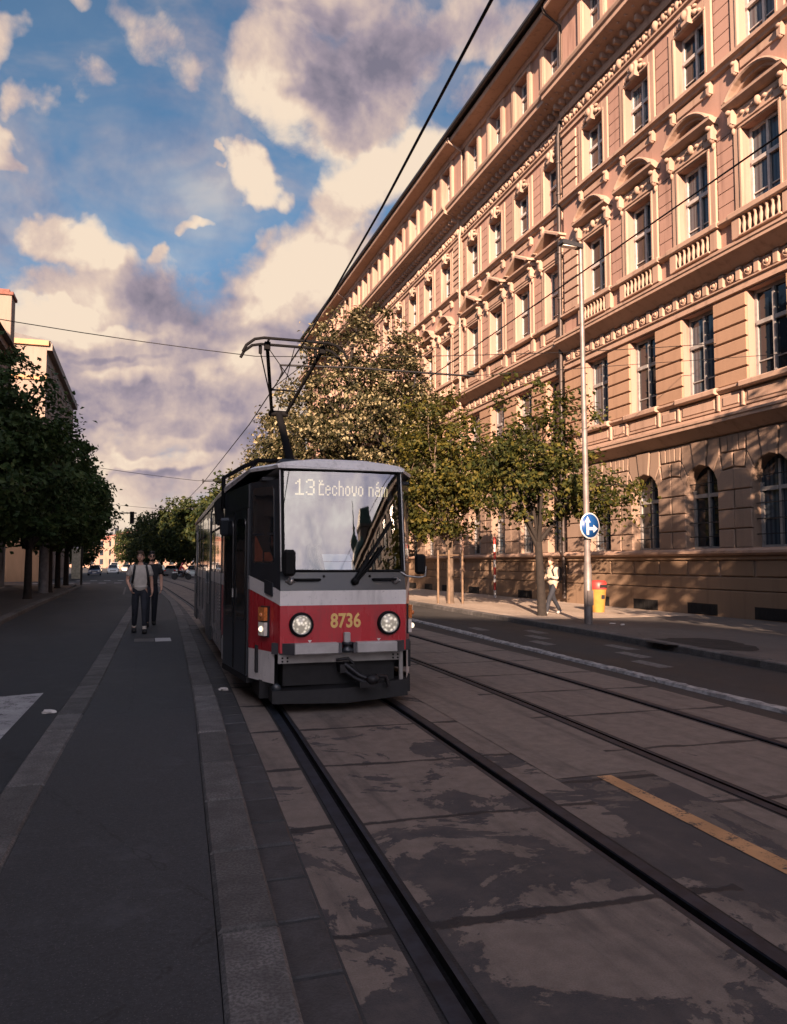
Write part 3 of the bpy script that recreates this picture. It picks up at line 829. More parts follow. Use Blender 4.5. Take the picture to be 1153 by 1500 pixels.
# --- long mouldings: profiles (d, z) swept along y with end caps
def sweepF(name, prof, m, dd=0.0, secs='RML', mb=None, ext=True):
    b = mb or MB()
    for nm, y0, y1, xf, cs in SEC:
        if nm not in secs: continue
        n = len(prof); ov = .0
        vs = []
        for y in (y0 - (prof and 0), y1):
            for d, z in prof: vs.append((xf - d - dd, y, z))
        b.tf = None
        b.add(vs, [(i, i + 1, n + i + 1, n + i) for i in range(n - 1)] + [tuple(range(n)), tuple(range(2 * n - 1, n - 1, -1))])
    if mb is None: return fin(b, name, m)
sweepF('window_ledge', [(0, 1.99), (.16, 1.99), (.24, 2.06), (.24, 2.13), (.17, 2.19), (.16, 2.215), (0, 2.215)], P_TRIM)
sweepF('cornice', [(0, 5.665), (.10, 5.70), (.46, 5.97), (.52, 5.99), (.52, 6.08), (.56, 6.11), (.56, 6.18), (.16, 6.24), (.10, 6.26), (.08, 6.40), (0, 6.40)], P_TRIM)
sweepF('dado_ledge', [(0, 6.93), (.10, 6.95), (.14, 7.0), (.20, 7.03), (.20, 7.10), (.05, 7.135), (0, 7.135)], P_TRIM)
sweepF('frieze_band', [(0, 9.89), (.10, 9.90), (.10, 9.99), (.06, 10.01), (.06, 10.12), (.13, 10.14), (.13, 10.18), (0, 10.2)], P_TRIM)
sweepF('cornice', [(0, 10.63), (.08, 10.64), (.50, 10.93), (.56, 10.95), (.56, 11.04), (.60, 11.07), (.60, 11.14), (.16, 11.18), (.12, 11.20), (.10, 11.46), (0, 11.47)], P_TRIM)
sweepF('balustrade_rail', [(0, 12.10), (.16, 12.12), (.22, 12.16), (.22, 12.24), (.14, 12.28), (0, 12.295)], P_TRIM)
sweepF('sill_course', [(0, 16.98), (.12, 17.0), (.16, 17.08), (.27, 17.12), (.27, 17.24), (.12, 17.32), (0, 17.335)], P_TRIM)
sweepF('moulding', [(0, 20.08), (.09, 20.09), (.09, 20.18), (.06, 20.20), (.06, 20.28), (.14, 20.31), (.14, 20.38), (0, 20.40)], P_TRIM)
sweepF('main_cornice', [(0, 20.92), (.10, 20.94), (.14, 21.02), (.14, 21.26), (.22, 21.38), (.96, 21.58), (1.0, 21.60), (1.0, 21.76), (1.08, 21.82), (1.12, 21.92), (1.12, 21.98), (.9, 22.02), (.15, 22.32), (0, 22.34)], P_TRIM)
sweepF('attic_sill', [(-.06, 22.75), (.05, 22.76), (.08, 22.82), (.08, 22.92), (-.06, 22.95)], P_TRIM)
sweepF('eave', [(-.06, 25.42), (.06, 25.44), (.10, 25.55), (.10, 25.70), (.80, 25.74), (.84, 25.80), (.84, 25.98), (.78, 26.02), (-.06, 26.04)], P_TRIM)
b = MB()
b.add([(15.98, 12.5, 26.03), (15.98, 82.3, 26.03), (24, 82.3, 30.5), (24, 12.5, 30.5), (32, 82.3, 26.03), (32, 12.5, 26.03)], [(0, 1, 2, 3), (3, 2, 4, 5), (0, 3, 5), (1, 4, 2)])
fin(b, 'roof', ROOFM)
b = MB(); b.tube([(15.95, 12.5, 26.09), (15.95, 82.3, 26.09)], .10, 8); b.box(15.86, 16.02, 12.5, 82.3, 26.10, 26.17)
fin(b, 'gutter', ROOFM)
# downpipes
for y, xf, m, r in ((28.36, 17.05, PIPE, .095), (39.25, 17.05, PIPEL, .075), (65.2, 16.9, PIPEL, .075)):
    b = MB(); x = xf - .16
    b.tube([(16.1, y, 25.98), (16.15, y, 25.72), (xf - .12, y, 25.3), (xf - .12, y, 22.9), (xf - .3, y, 22.4)], .06, 8)
    b.tube([(x - .02, y, 20.9), (x - .12, y, 20.2), (x - .12, y, 12), (x - .16, y, 6), (x - .12, y, .3)], r, 8)
    for z in (19, 17.6, 15, 13, 9, 7.6, 4.6, 3): b.tube([(x - .13, y, z), (x - .13, y, z + .07)], r + .025, 8)
    fin(b, 'downpipe', m)

# --- frieze rosettes and blocks, modillions, carved frieze
ro = MB()
for nm, y0, y1, xf, cs in SEC:
    use(ro, xf)
    y = y0 + .25
    while y < y1 - .2:
        ro.prism([(y - .10, 10.22), (y + .10, 10.22), (y + .10, 10.62), (y - .10, 10.62)], 0, 0, .10, 0, .015)
        if y + .36 < y1 - .15 and y < 62:
            vs = [(r_ * math.cos(PI * 2 * j / 12), r_ * math.sin(PI * 2 * j / 12), d_) for r_, d_ in ((.165, 0), (.165, .05), (.12, .07), (.09, .03), (.05, .09), (.001, .10)) for j in range(12)]
            ro.add([(d_, y + .36 + a_, 10.42 + b_) for a_, b_, d_ in vs], [(i * 12 + j, i * 12 + (j + 1) % 12, (i + 1) * 12 + (j + 1) % 12, (i + 1) * 12 + j) for i in range(5) for j in range(12)])
        y += .72
fin(ro, 'rosette_frieze', P_TRIM)
mo = MB()
for nm, y0, y1, xf, cs in SEC:
    use(mo, xf); y = y0 + .2
    while y < y1 - .1:
        mo.prism([(y - .07, 21.22), (y + .07, 21.22), (y + .07, 21.44), (y - .07, 21.44)], 0, .16, .48, 0, .02)
        mo.ball((.70, y + .22, 21.50), (.09, .06, .05), 6)
        y += .44
fin(mo, 'modillions', P_TRIM)
fr = MB(); r = random.Random(4)
for nm, y0, y1, xf, cs in SEC:
    use(fr, xf); y = y0 + .15; i = 0
    while y < y1 - .1 and y < 72:
        zc = 20.66
        fr.ball((.05, y, zc + .06 * math.sin(i * 1.7)), (.10, .13, .16), 7)
        fr.ball((.06, y + .17, zc - .09 + r.uniform(-.03, .03)), (.07, .08, .08), 6)
        fr.ball((.06, y + .20, zc + .11 + r.uniform(-.03, .03)), (.07, .10, .06), 6)
        if i % 6 == 0: fr.ball((.06, y + .05, zc), (.15, .15, .21), 8)
        y += .36; i += 1
fin(fr, 'carved_frieze', P_TRIM)

# --- windows
def winframe(h, z0, z1, tz, x, mats, arch=False, bars=True, sash=(.5,)):
    # x: depth of the frame plane behind the face (positive into the wall)
    o = MB(); t = .09
    fw = .10
    o.box(x - .03, x + .05, -h, -h + fw, z0, z1); o.box(x - .03, x + .05, h - fw, h, z0, z1)
    if not arch: o.box(x - .03, x + .05, -h + fw, h - fw, z1 - fw, z1)
    o.box(x - .03, x + .05, -h + fw, h - fw, z0, z0 + .09)
    o.box(x - .05, x + .04, -.045, .045, z0 + .09, z1 - (.0 if arch else fw) + (.62 if arch else 0))
    if tz: 
        for a, b in ((-h + fw, -.055), (.055, h - fw)):
            o.box(x - .07, x + .04, a, b, tz - .06, tz + .06)
    for s in sash:
        zz = z0 + (tz - z0) * s
        for a, b in ((-h + fw, -.055), (.055, h - fw)):
            o.box(x - .012, x + .02, a, b, zz - .018, zz + .018)
    fr = o.build('window', mats)
    p = MB()
    if arch:
        ap = archpts(0, GZC, GR + .02)
        p.poly([(x + .03, a, b) for a, b in [(h, z0)] + ap[::-1] + [(-h, z0)]])
    else:
        p.quad((x + .03, -h, z0), (x + .03, h, z0), (x + .03, h, z1), (x + .03, -h, z1))
    p.build('pane', PANE, fr)
    return fr
wg = winframe(GR, GZ0, GZC + .0, 3.92, .30, FRAMEG, True, sash=(.5,))
# iron bars in front of the ground floor windows
w1 = winframe(.74, 7.12, 9.84, 8.83, .28, FRAMEG, sash=(.33,))
w2 = winframe(.72, 12.30, 14.80, 13.72, .27, FRAME, sash=(.33,))
w3 = winframe(.72, 17.35, 19.50, 18.62, .27, FRAME, sash=(.4,))
wa_ = winframe(.60, 23.1, 25.25, 24.5, .36, FRAME, sash=())

# --- surrounds of the upper windows
def surround(z0, z1, top):
    o = MB(lambda d, y, z: (-d, y, z))
    for s in (-1, 1):
        a, b = sorted((s * .722, s * 1.03))
        o.prism([(a, z0), (b, z0), (b, top), (a, top)], 0, .002, .07, 0, .015)
        a, b = sorted((s * .722, s * .80))
        o.prism([(a, z0), (b, z0), (b, z1 + .02), (a, z1 + .02)], 0, .07, .10, 0, .008)
    o.prism([(-.72, z1 + .002), (.72, z1 + .002), (.72, top), (-.72, top)], 0, .002, .07, 0, .015)
    o.prism([(-.80, z1 + .03), (.80, z1 + .03), (.80, z1 + .1), (-.80, z1 + .1)], 0, .07, .10, 0, .008)
    return o
o = surround(17.35, 19.50, 19.92)
# cartouche over the third floor window with side ears
o.prism([(-.20, 19.46), (.20, 19.46), (.27, 19.86), (.17, 20.06), (-.17, 20.06), (-.27, 19.86)], 0, .07, .24, 0, .06)
o.ball((.24, 0, 19.82), (.10, .13, .17), 8)
for s in (-1, 1):
    o.ball((.12, s * .36, 19.72), (.10, .13, .10), 7); o.ball((.10, s * .54, 19.66), (.07, .10, .07), 6)
    o.ball((.10, s * .33, 19.95), (.08, .12, .07), 6)
    # consoles under the sill
    o.prism([(s * .88 - .09, 16.60), (s * .88 + .09, 16.60), (s * .88 + .11, 16.975), (s * .88 - .11, 16.975)], 0, .0, .15, 0, .03)
    o.ball((.15, s * .88, 16.90), (.07, .10, .07), 7); o.ball((.08, s * .88, 16.62), (.08, .08, .08), 7)
o.prism([(-.72, 16.66), (.72, 16.66), (.72, 16.93), (-.72, 16.93)], 0, 0, .05, 0, .02)
s3 = o.build('window_surround', P_TRIM)
o = surround(12.30, 14.80, 14.90)
s2 = o.build('window_surround', P_TRIM)

def hood(arched):
    o = MB(lambda d, y, z: (-d, y, z))
    o.prism([(-1.03, 14.905), (1.03, 14.905), (1.03, 15.46), (-1.03, 15.46)], 0, .0, .06, 0, .01)
    o.prism([(-1.0, 14.93), (1.0, 14.93), (1.0, 15.0), (-1.0, 15.0)], 0, .06, .12, 0, .02)
    if arched:
        for i in range(7):      # swag ornament on the panel
            u = (i - 3) * .22
            o.ball((.07, u, 15.22 + .05 * math.cos(i * PI)), (.06, .10, .07), 7)
        o.ball((.12, 0, 15.25), (.10, .12, .15), 8)
    else:
        o.prism([(-.9, 15.08), (.9, 15.08), (.9, 15.38), (-.9, 15.38)], 0, .06, .10, 0, .02)
        o.prism([(-.98, 15.40), (.98, 15.40), (.98, 15.46), (-.98, 15.46)], 0, .06, .16, 0, .02)
    for s in (-1, 1):           # scroll consoles
        o.prism([(s * 1.0 - .11, 15.0), (s * 1.0 + .11, 15.0), (s * 1.0 + .13, 15.47), (s * 1.0 - .13, 15.47)], 0, .0, .24, 0, .05)
        o.ball((.13, s * 1.0, 15.04), (.11, .10, .12), 8); o.ball((.08, s * 1.0, 14.84), (.06, .07, .11), 7)
        o.ball((.28, s * 1.0, 15.38), (.08, .11, .08), 7)
    # hood cornice
    prof = [(0, 15.475), (.20, 15.50), (.34, 15.58), (.37, 15.60), (.38, 15.68), (0, 15.70)]
    vs = [(d, y, z) for y in (-1.18, 1.18) for d, z in prof]; n = len(prof)
    o.add(vs, [(i, i + 1, n + i + 1, n + i) for i in range(n - 1)] + [tuple(range(n)), tuple(range(2 * n - 1, n - 1, -1))])
    if arched:
        rad = 1.32; hc = .60; cz = 15.70 + hc - rad
        a0 = math.asin(1.16 / rad); N = 16
        pr = [(0, .0), (.38, .0), (.40, -.05), (.36, -.10), (.20, -.13), (.18, -.20), (.0, -.20)]
        vs = []
        for i in range(N + 1):
            a = -a0 + 2 * a0 * i / N
            for d, k in pr:
                rr_ = rad + k
                z = cz + rr_ * math.cos(a); z = max(z, 15.69)
                vs.append((d, rr_ * math.sin(a), z))
        n = len(pr)
        o.add(vs, [(i * n + j, i * n + j + 1, (i + 1) * n + j + 1, (i + 1) * n + j) for i in range(N) for j in range(n - 1)])
        o.ball((.06, 0, 15.84), (.09, .34, .13), 8)
    else:
        for s in (-1, 1):
            pts = [(s * 1.27, 15.705), (s * 1.27, 15.80), (0, 16.42), (0, 16.26), (s * 1.0, 15.76), (s * .95, 15.705)]
            o.prism(pts, 0, 0, .50, 0, .03)
    return o.build('window_hood', P_TRIM)
hA, hT = hood(True), hood(False)

def balus():
    o = MB(lambda d, y, z: (-d, y, z))
    for i in range(7):
        u = -.66 + i * .22
        o.lathe([(.06, 0), (.06, .06), (.032, .09), (.07, .20), (.065, .30), (.032, .46), (.045, .50), (.06, .54), (.06, .60)], (.10, u, 11.50), 8)
    for s in (-1, 1):
        o.prism([(s * .97 - .17, 11.475), (s * .97 + .17, 11.475), (s * .97 + .17, 12.10), (s * .97 - .17, 12.10)], 0, 0, .15, 0, .02)
    o.prism([(-1.22, 12.11), (1.22, 12.11), (1.22, 12.31), (-1.22, 12.31)], 0, 0, .24, 0, .03)
    o.prism([(-.80, 11.475), (.80, 11.475), (.80, 11.53), (-.80, 11.53)], 0, 0, .20, 0, .01)
    return o.build('balustrade', [P_TRIM, P_GF])
def apron():
    o = MB(lambda d, y, z: (-d, y, z))
    o.prism([(-.78, 11.56), (.78, 11.56), (.78, 12.04), (-.78, 12.04)], 0, 0, .07, 0, .03)
    o.prism([(-.62, 11.66), (.62, 11.66), (.62, 11.94), (-.62, 11.94)], 0, .07, .10, 0, .02)
    for s in (-1, 1):
        o.prism([(s * .98 - .15, 11.475), (s * .98 + .15, 11.475), (s * .98 + .15, 12.10), (s * .98 - .15, 12.10)], 0, 0, .12, 0, .02)
    o.prism([(-1.15, 12.11), (1.15, 12.11), (1.15, 12.31), (-1.15, 12.31)], 0, 0, .27, 0, .03)
    return o.build('window_apron', P_TRIM)
bA, bT = balus(), apron()
def dado():
    o = MB(lambda d, y, z: (-d, y, z))
    for a, b in ((-.86, .86), (.98, 1.88)):
        o.prism([(a, 6.44), (b, 6.44), (b, 6.90), (a, 6.90)], 0, .0, .07, 0, .01)
        o.prism([(a + .12, 6.53), (b - .12, 6.53), (b - .12, 6.82), (a + .12, 6.82)], 0, .07, .10, 0, .02)
    for s in (-1, 1):
        o.prism([(s * .92 - .05, 6.42), (s * .92 + .05, 6.42), (s * .92 + .05, 6.92), (s * .92 - .05, 6.92)], 0, 0, .13, 0, .02)
    o.prism([(-.95, 6.94), (.95, 6.94), (.95, 7.14), (-.95, 7.14)], 0, .0, .27, 0, .04)
    return o.build('dado_panel', P_TRIM)
dP = dado()
def atticp():
    o = MB(lambda d, y, z: (-d, y, z))
    for s in (-1, 1):
        a, b = sorted((s * .62, s * 1.0))
        o.prism([(a, 22.96), (b, 22.96), (b, 25.40), (a, 25.40)], 0, -.06, .06, 0, .015)
        o.prism([(a + .07, 23.1), (b - .07, 23.1), (b - .07, 25.25), (a + .07, 25.25)], 0, .06, .085, 0, .01)
    o.prism([(-.6, 25.25), (.6, 25.25), (.6, 25.40), (-.6, 25.40)], 0, -.06, .06, 0, .015)
    return o.build('attic_pilasters', P_TRIM)
aP = atticp()
def vent():
    o = MB(lambda d, y, z: (-d, y, z))
    o.box(.10, .136, -.68, .68, .15, .50, 0)
    for i in range(6): o.box(.136, .145, -.62 + i * .22, -.58 + i * .22, .19, .46, 0)
    return o.build('basement_grate', BLK)
vE = vent()
# iron rods in the ground floor windows
def rods():
    o = MB(lambda d, y, z: (-d, y, z))
    for z in (2.6, 3.05, 3.5, 4.3): o.tube([(-.12, -GR, z), (-.12, GR, z)], .014, 6)
    return o.build('window_bars', BLK)
rB = rods()
# quoin stripes beside the second pipe
qb = MB(lambda d, y, z: (16.9 - d, y, z))
for k in range(9):
    for z0_ in (12.35, 17.4):
        if z0_ + k * .34 < (15.2 if z0_ < 14 else 20): qb.prism([(39.45, z0_ + k * .34), (40.32, z0_ + k * .34), (40.32, z0_ + k * .34 + .27), (39.45, z0_ + k * .34 + .27)], 0, .03, .09, 0, .02)
qb.tf = lambda d, y, z: (16.9 - d, y, z)
for k in range(9):
    for z0_ in (12.35, 17.4):
        if z0_ + k * .43 < (15.0 if z0_ < 14 else 19.8): qb.prism([(27.05, z0_ + k * .43), (28.1, z0_ + k * .43), (28.1, z0_ + k * .43 + .36), (27.05, z0_ + k * .43 + .36)], 0, .03, .085, 0, .02)
fin(qb, 'quoins', P_TRIM)
for nm, y0, y1, xf, cs in SEC:
    for i, c in enumerate(cs):
        inst(wa_, c, xf); inst(aP, c, xf)
        if c < 72:
            inst(w3, c, xf); inst(s3, c, xf)
        if c < 63:
            inst(w2, c, xf); inst(s2, c, xf)
            inst(hT if nm == 'M' else hA, c, xf); inst(bT if nm == 'M' else bA, c, xf)
        if c < 57:
            inst(w1, c, xf); inst(dP, c, xf); inst(wg, c, xf); inst(rB, c, xf)
            if nm != 'M' or i % 2: inst(vE, c, xf)
def drop(o):
    for ch in kids(o): drop(ch)
    bpy.data.objects.remove(o)
for p_ in (wg, w1, w2, w3, wa_, s3, s2, hA, hT, bA, bT, dP, aP, vE, rB): drop(p_)
KIDS.clear()
# ------------------------------------------------------------------ the tram
def dirty(name, col, rough):
    m, g = newmat(name); p = g.pos()
    st = g.noise(g.vm(p, (3.0, 3.0, .5)), 2.2, 6, .65); sp = g.noise(p, 26, 5, .7); big = g.noise(p, 1.4, 4)
    c = g.mix(g.ss(big, .35, .65), [k * .9 for k in col], [min(1, k * 1.04) for k in col])
    c = g.mix(g.ss(st, .50, .74, 0, .38), c, (.10, .085, .075))
    c = g.mix(g.ss(sp, .56, .74, 0, .35), c, (.09, .075, .065))
    r_ = g.ss(st, .4, .7, rough - .06, rough + .25)
    bs = g.n('ShaderNodeBsdfPrincipled', {'Base Color': c, 'Roughness': r_, 'Coat Weight': .35, 'Coat Roughness': .12})
    finish(g, bs.outputs[0]); return m
T_RED = dirty('tram red', (.52, .024, .036), .30)
T_WHITE = dirty('tram cream white', (.82, .775, .745), .40)
T_GREY = dirty('tram grey side', (.36, .33, .33), .24)
T_DARK = mat('tram anthracite', (.022, .027, .034), .32, .15, 4, coat=.3)
T_BLACK = mat('tram underframe', (.008, .008, .010), .7, .3, 9)
T_RUB = mat('black rubber', (.007, .007, .008), .7, spec=.2)
T_PAN = mat('pantograph black', (.006, .006, .007), .8, spec=.1)
T_SILV = mat('bumper silver', (.46, .44, .43), .45, .12, 6, metal=.2)
T_STEEL = mat('bare steel', (.42, .41, .40), .35, .1, 6, metal=.8)
T_NOSE = mat('nose steel', (.30, .285, .275), .5, .15, 5, metal=.2)
T_GLASS = glass_dark('tram side glass', (.010, .013, .016), .03, 1.9, .04)
T_WIND = glass_clear('tram windshield glass', .16, (.62, .68, .68))
T_LENS = mat('lamp lens', (.80, .76, .68), .12, .1, 40, coat=.6)
T_ORANGE = mat('amber lens', (.70, .22, .06), .2, .25, 60, coat=.5)
T_YEL = mat('number yellow', (.85, .56, .19), .5)
T_DISP = emis('display letters', (1.0, .74, .42), .26)
T_LIT = emis('headlamp glow', (1.0, .80, .60), .5)
def headlens():
    m, g = newmat('headlamp lens'); p = g.pos()
    v = g.n('ShaderNodeTexVoronoi', {'Vector': p, 'Scale': 24.0}).outputs['Distance']
    c = g.mix(g.ss(v, .1, .6), (.50, .44, .38), (.16, .13, .11))
    bs = g.n('ShaderNodeBsdfPrincipled', {'Base Color': c, 'Roughness': .15, 'Emission Color': (1.0, .86, .70, 1), 'Emission Strength': g.ss(v, .05, .65, .26, .07), 'Coat Weight': .6})
    finish(g, bs.outputs[0]); return m
T_HEAD = headlens()
T_INT = mat('tram interior', (.03, .032, .035), .7)
T_CARD = mat('white card', (.70, .74, .74), .6, .05)
T_REFL = mat('painted brown reflection', (.16, .05, .03), .6, .2, 8)  # brown reflection of the lit building, painted as a flat colour

tram = empty('tram', (2.335, 9.05, 0), R(-1.35), 'red, white and dark grey tram numbered 8736 with its pantograph raised, standing beside the platform', 'tram')
hw = lerpf([(0, .775), (.72, 1.05), (2.3, 1.25), (12.4, 1.25), (14.0, 1.06), (14.7, .80)])
TL = 14.7
zt = lerpf([(0, 1.43), (.10, 1.46), (.72, 1.60), (2.3, 1.61)])
zb = lerpf([(0, 1.255), (.10, 1.285), (.72, 1.43), (2.3, 1.44)])
def lean(y, z):
    # the front and rear lean back above the belt
    k = max(0, z - 1.43)
    return .14 * k * max(0, 1 - y / .8) - .10 * k * max(0, 1 - (TL - y) / .8)
def tp(s, y, z, off=0):
    # point on the outline: s = -1 left, +1 right; off pushes outwards
    w_ = hw(y); dy = .02
    sl_ = (hw(min(TL, y + dy)) - hw(max(0, y - dy))) / (min(TL, y + dy) - max(0, y - dy))
    n = Vector((1, -sl_)).normalized()
    return (s * (w_ + off * n.x), y + lean(y, z) + off * n.y, z)
YO = [0, .10, .72, 2.3, 5, 8, 11, 12.4, 14.0, 14.7]
def band(name, f0, f1, m, ya=0, yb=TL, front=True, rear=True, off=0.0, sides=(-1, 1), steps=1, hole=None):
    if not front and not rear and len(sides) == 2:
        return [band(name, f0, f1, m, ya, yb, False, False, off, (s,), steps) for s in sides]
    b = MB(); ys = sorted(set([ya, yb] + [y for y in YO if ya < y < yb]))
    for s in sides:
        vs = []
        for y in ys:
            for k in range(steps + 1):
                z = f0(y) + (f1(y) - f0(y)) * k / steps
                vs.append(tp(s, y, z, off))
        n = steps + 1
        b.add(vs, [(i * n + k, (i + 1) * n + k, (i + 1) * n + k + 1, i * n + k + 1) for i in range(len(ys) - 1) for k in range(steps)])
    for y, fl in ((ya, front), (yb, rear)):
        if fl:
            for k in range(steps):
                z0 = f0(y) + (f1(y) - f0(y)) * k / steps; z1 = f0(y) + (f1(y) - f0(y)) * (k + 1) / steps
                b.quad(tp(-1, y, z0, off), tp(1, y, z0, off), tp(1, y, z1, off), tp(-1, y, z1, off))
    return b.build(name, m, tram, weld=True)
C_ = lambda c: (lambda y: c)
zbot = lerpf([(0, .70), (.72, .70), (TL, .70)])
band('lower_panel', zbot, zb, T_RED, 0, 2.75, True, False)
band('side_panel', C_(.62), zb, T_GREY, 2.75, 12.2, False, False)
band('lower_panel', zbot, zb, T_RED, 12.2, TL, False, True)
band('belt_stripe', lambda y: zb(y) + .0, zt, T_WHITE, off=.004)
# skirts
sk = band('skirt', C_(.33), C_(.70), T_WHITE, .12, .78, False, False, .0)
band('skirt', C_(.36), C_(.70), T_WHITE, 2.32, 2.62, False, False, 0)
band('skirt', C_(.40), C_(.62), T_GREY, 2.75, 5.6, False, False, -.02)
band('skirt', C_(.40), C_(.62), T_GREY, 7.2, 12.2, False, False, -.02)
# rust-coloured frame edge of the skirt and front apron
b = MB(); b.box(-.79, .72, .03, .07, .575, .70); fa = b.build('front_apron', T_NOSE, tram)
b = MB()
for x in (-.74, -.68, .62, .68):
    for z in (.60, .64): b.cyl((x, .018, z), (x, .03, z), .012, 8)
b.build('bolt', T_BLACK, fa)
b = MB(); b.box(.70, .745, .02, .06, .27, .70); b.build('skirt', T_NOSE, tram)
# dark window band: sides; front as frame pieces around the windshield
band('window_band', zt, C_(2.78), T_DARK, .0, 2.75, False, False, steps=3)
band('window_band', zt, C_(2.78), T_GREY, 2.75, 12.2, False, False)
band('window_band', zt, C_(2.78), T_DARK, 12.2, TL, False, True)
def fr_pt(u, z, d=0):
    return (u, lean(0, z) + d, z)
# nose panel below the windshield, pillars and top bar
ZW0, ZW1 = 1.665, 2.895
b = MB()
w0 = .775
b.quad(fr_pt(-w0, 1.43), fr_pt(w0, 1.43), fr_pt(w0, ZW0), fr_pt(-w0, ZW0))
b.quad(fr_pt(-w0, ZW0), fr_pt(-.735, ZW0), fr_pt(-.735, ZW1), fr_pt(-w0, ZW1))
b.quad(fr_pt(.735, ZW0), fr_pt(w0, ZW0), fr_pt(w0, ZW1), fr_pt(.735, ZW1))
b.quad(fr_pt(-w0, ZW1), fr_pt(w0, ZW1), fr_pt(w0, 2.925), fr_pt(-w0, 2.925))
nose = b.build('nose_panel', T_DARK, tram)
b = MB()
for u0, u1 in ((-.62, -.30), (.36, .66)):
    b.tube([fr_pt(u0, 1.56, -.01), fr_pt(u0 + .02, 1.56, -.055), fr_pt(u1 - .02, 1.56, -.055), fr_pt(u1, 1.56, -.01)], .016, 8)
b.build('grab_handle', T_RUB, nose)
b = MB()
for u in (-.655, .645):
    b.lathe([(.045, 0), (.04, -.02), (.02, -.035), (.001, -.036)], (u, .0, 1.545), 12, axis=1)
    for s in (-1, 1): b.ball((u + s * .05, -.01, 1.545), .016, 8)
b.build('washer_cap', T_STEEL, nose)
b = MB()
for u in (-.25, .32): b.ball(fr_pt(u, 1.60, -.01), .016, 8)
b.build('screw', T_RUB, nose)
# windshield
b = MB(); N = 10
vs = []
for i in range(N + 1):
    u = -.735 + 1.47 * i / N
    for k in range(5):
        z = ZW0 + (ZW1 - ZW0) * k / 4
        vs.append(fr_pt(u, z, -.004 - .014 * (1 - (u / .735) ** 2)))
b.add(vs, [(i * 5 + k, (i + 1) * 5 + k, (i + 1) * 5 + k + 1, i * 5 + k + 1) for i in range(N) for k in range(4)], 0, True)
ws = b.build('windshield', T_WIND, tram)
b = MB()
for a_, c_ in (((-.735, ZW0), (.735, ZW0)), ((.735, ZW0), (.735, ZW1)), ((.735, ZW1), (-.735, ZW1)), ((-.735, ZW1), (-.735, ZW0))):
    b.tube([fr_pt(a_[0], a_[1], -.008), fr_pt(c_[0], c_[1], -.008)], .016, 6)
b.build('rubber_seal', T_RUB, ws)
b = MB()
for s in (-1, 1): b.tube([fr_pt(s * .768, 1.66, -.012), fr_pt(s * .768, 2.90, -.012)], .013, 6)
b.build('chrome_strip', T_STEEL, ws)
# wiper
b = MB()
for dx in (0, .035):
    b.tube([fr_pt(.12 + dx, 1.54, -.05), fr_pt(.30 + dx, 1.74, -.085), fr_pt(.47 + dx, 1.97, -.07)], .011, 6)
b.tube([fr_pt(.18, 1.66, -.062), fr_pt(.62, 2.28, -.05)], .017, 6); b.ball(fr_pt(.13, 1.54, -.04), (.05, .04, .05), 8)
b.tube([fr_pt(.14, 1.58, -.055), fr_pt(.30, 1.80, -.07)], .022, 6)
b.build('wiper', T_RUB, tram)
# cab interior: floor, back wall with openings, dashboard, ceiling
b = MB()
b.box(-.9, .9, .5, 13.8, .75, .85); b.box(-1.0, 1.0, 2.3, 2.36, .85, 2.75)
b.box(-.72, .72, .10, .46, 1.35, 1.64); b.box(-.95, .95, .4, 13.8, 2.78, 2.82)
b.box(-.06, .42, 1.1, 1.5, 1.2, 1.95)
cabi = b.build('cab_interior', T_INT, tram)
b = MB(); b.add([(-.20, .17, 1.655), (.19, .17, 1.655), (.13, .30, 1.87), (-.22, .30, 1.87)], [(0, 1, 2, 3)]); b.box(-.21, .165, .235, .25, 1.776, 1.783, 1)
b.build('destination_card', [T_CARD, T_RUB], tram)
b = MB()
for x in (-.40, -.335, -.27): b.tube([(x, .20, 1.66), (x - .01, .20, 1.98)], .014, 6)
for z in (1.80, 1.94): b.tube([(-.40, .20, z), (-.27, .20, z)], .010, 6)
b.build('ticket_rack', T_RUB, tram)
# destination display behind the glass
b = MB(); b.box(-.68, .68, .30, .33, 2.56, 2.87)
dsp = b.build('destination_display', T_INT, tram)
def dot_text(txt, x0, z0, h, y, kx=.80):
    F = {'1': ['..1..', '.11..', '1.1..', '..1..', '..1..', '..1..', '..1..', '..1..', '11111'], '3': ['.111.', '1...1', '....1', '....1', '..11.', '....1', '....1', '1...1', '.111.'],
         'K': ['1.1.', '.1..', '1111', '1...', '1...', '1...', '1...', '1...', '1111'], 'e': ['', '', '', '.11.', '1..1', '1111', '1...', '1..1', '.11.'], 'c': ['', '', '', '.11.', '1..1', '1...', '1...', '1..1', '.11.'],
         'h': ['1...', '1...', '1...', '111.', '1..1', '1..1', '1..1', '1..1', '1..1'], 'o': ['', '', '', '.11.', '1..1', '1..1', '1..1', '1..1', '.11.'], 'v': ['', '', '', '1..1', '1..1', '1..1', '1..1', '.11.', '.11.'],
         'n': ['', '', '', '111.', '1..1', '1..1', '1..1', '1..1', '1..1'], 'A': ['..1.', '.1..', '', '.11.', '...1', '.111', '1..1', '1..1', '.111'], 'm': ['', '', '', '11.1.', '1.1.1', '1.1.1', '1.1.1', '1.1.1', '1.1.1'], ' ': []}
    b = MB(); p = h / 9; x = x0
    for ch in txt:
        rows = F[ch]
        wd = max([len(r_) for r_ in rows] + [2])
        for i, row in enumerate(rows):
            for j, q in enumerate(row):
                if q == '1':
                    b.box(x + j * p * kx, x + (j + .84) * p * kx, y - .004, y, z0 + h - (i + .92) * p, z0 + h - i * p)
        x += (wd + 1) * p * kx
    return b, x
b, x1 = dot_text('13', -.56, 2.60, .20, .298, 1.0)
b.build('route_number', T_DISP, dsp)
b, x2 = dot_text('Kechovo nAm', -.265, 2.60, .19, .298)
b.build('destination_text', T_DISP, dsp)
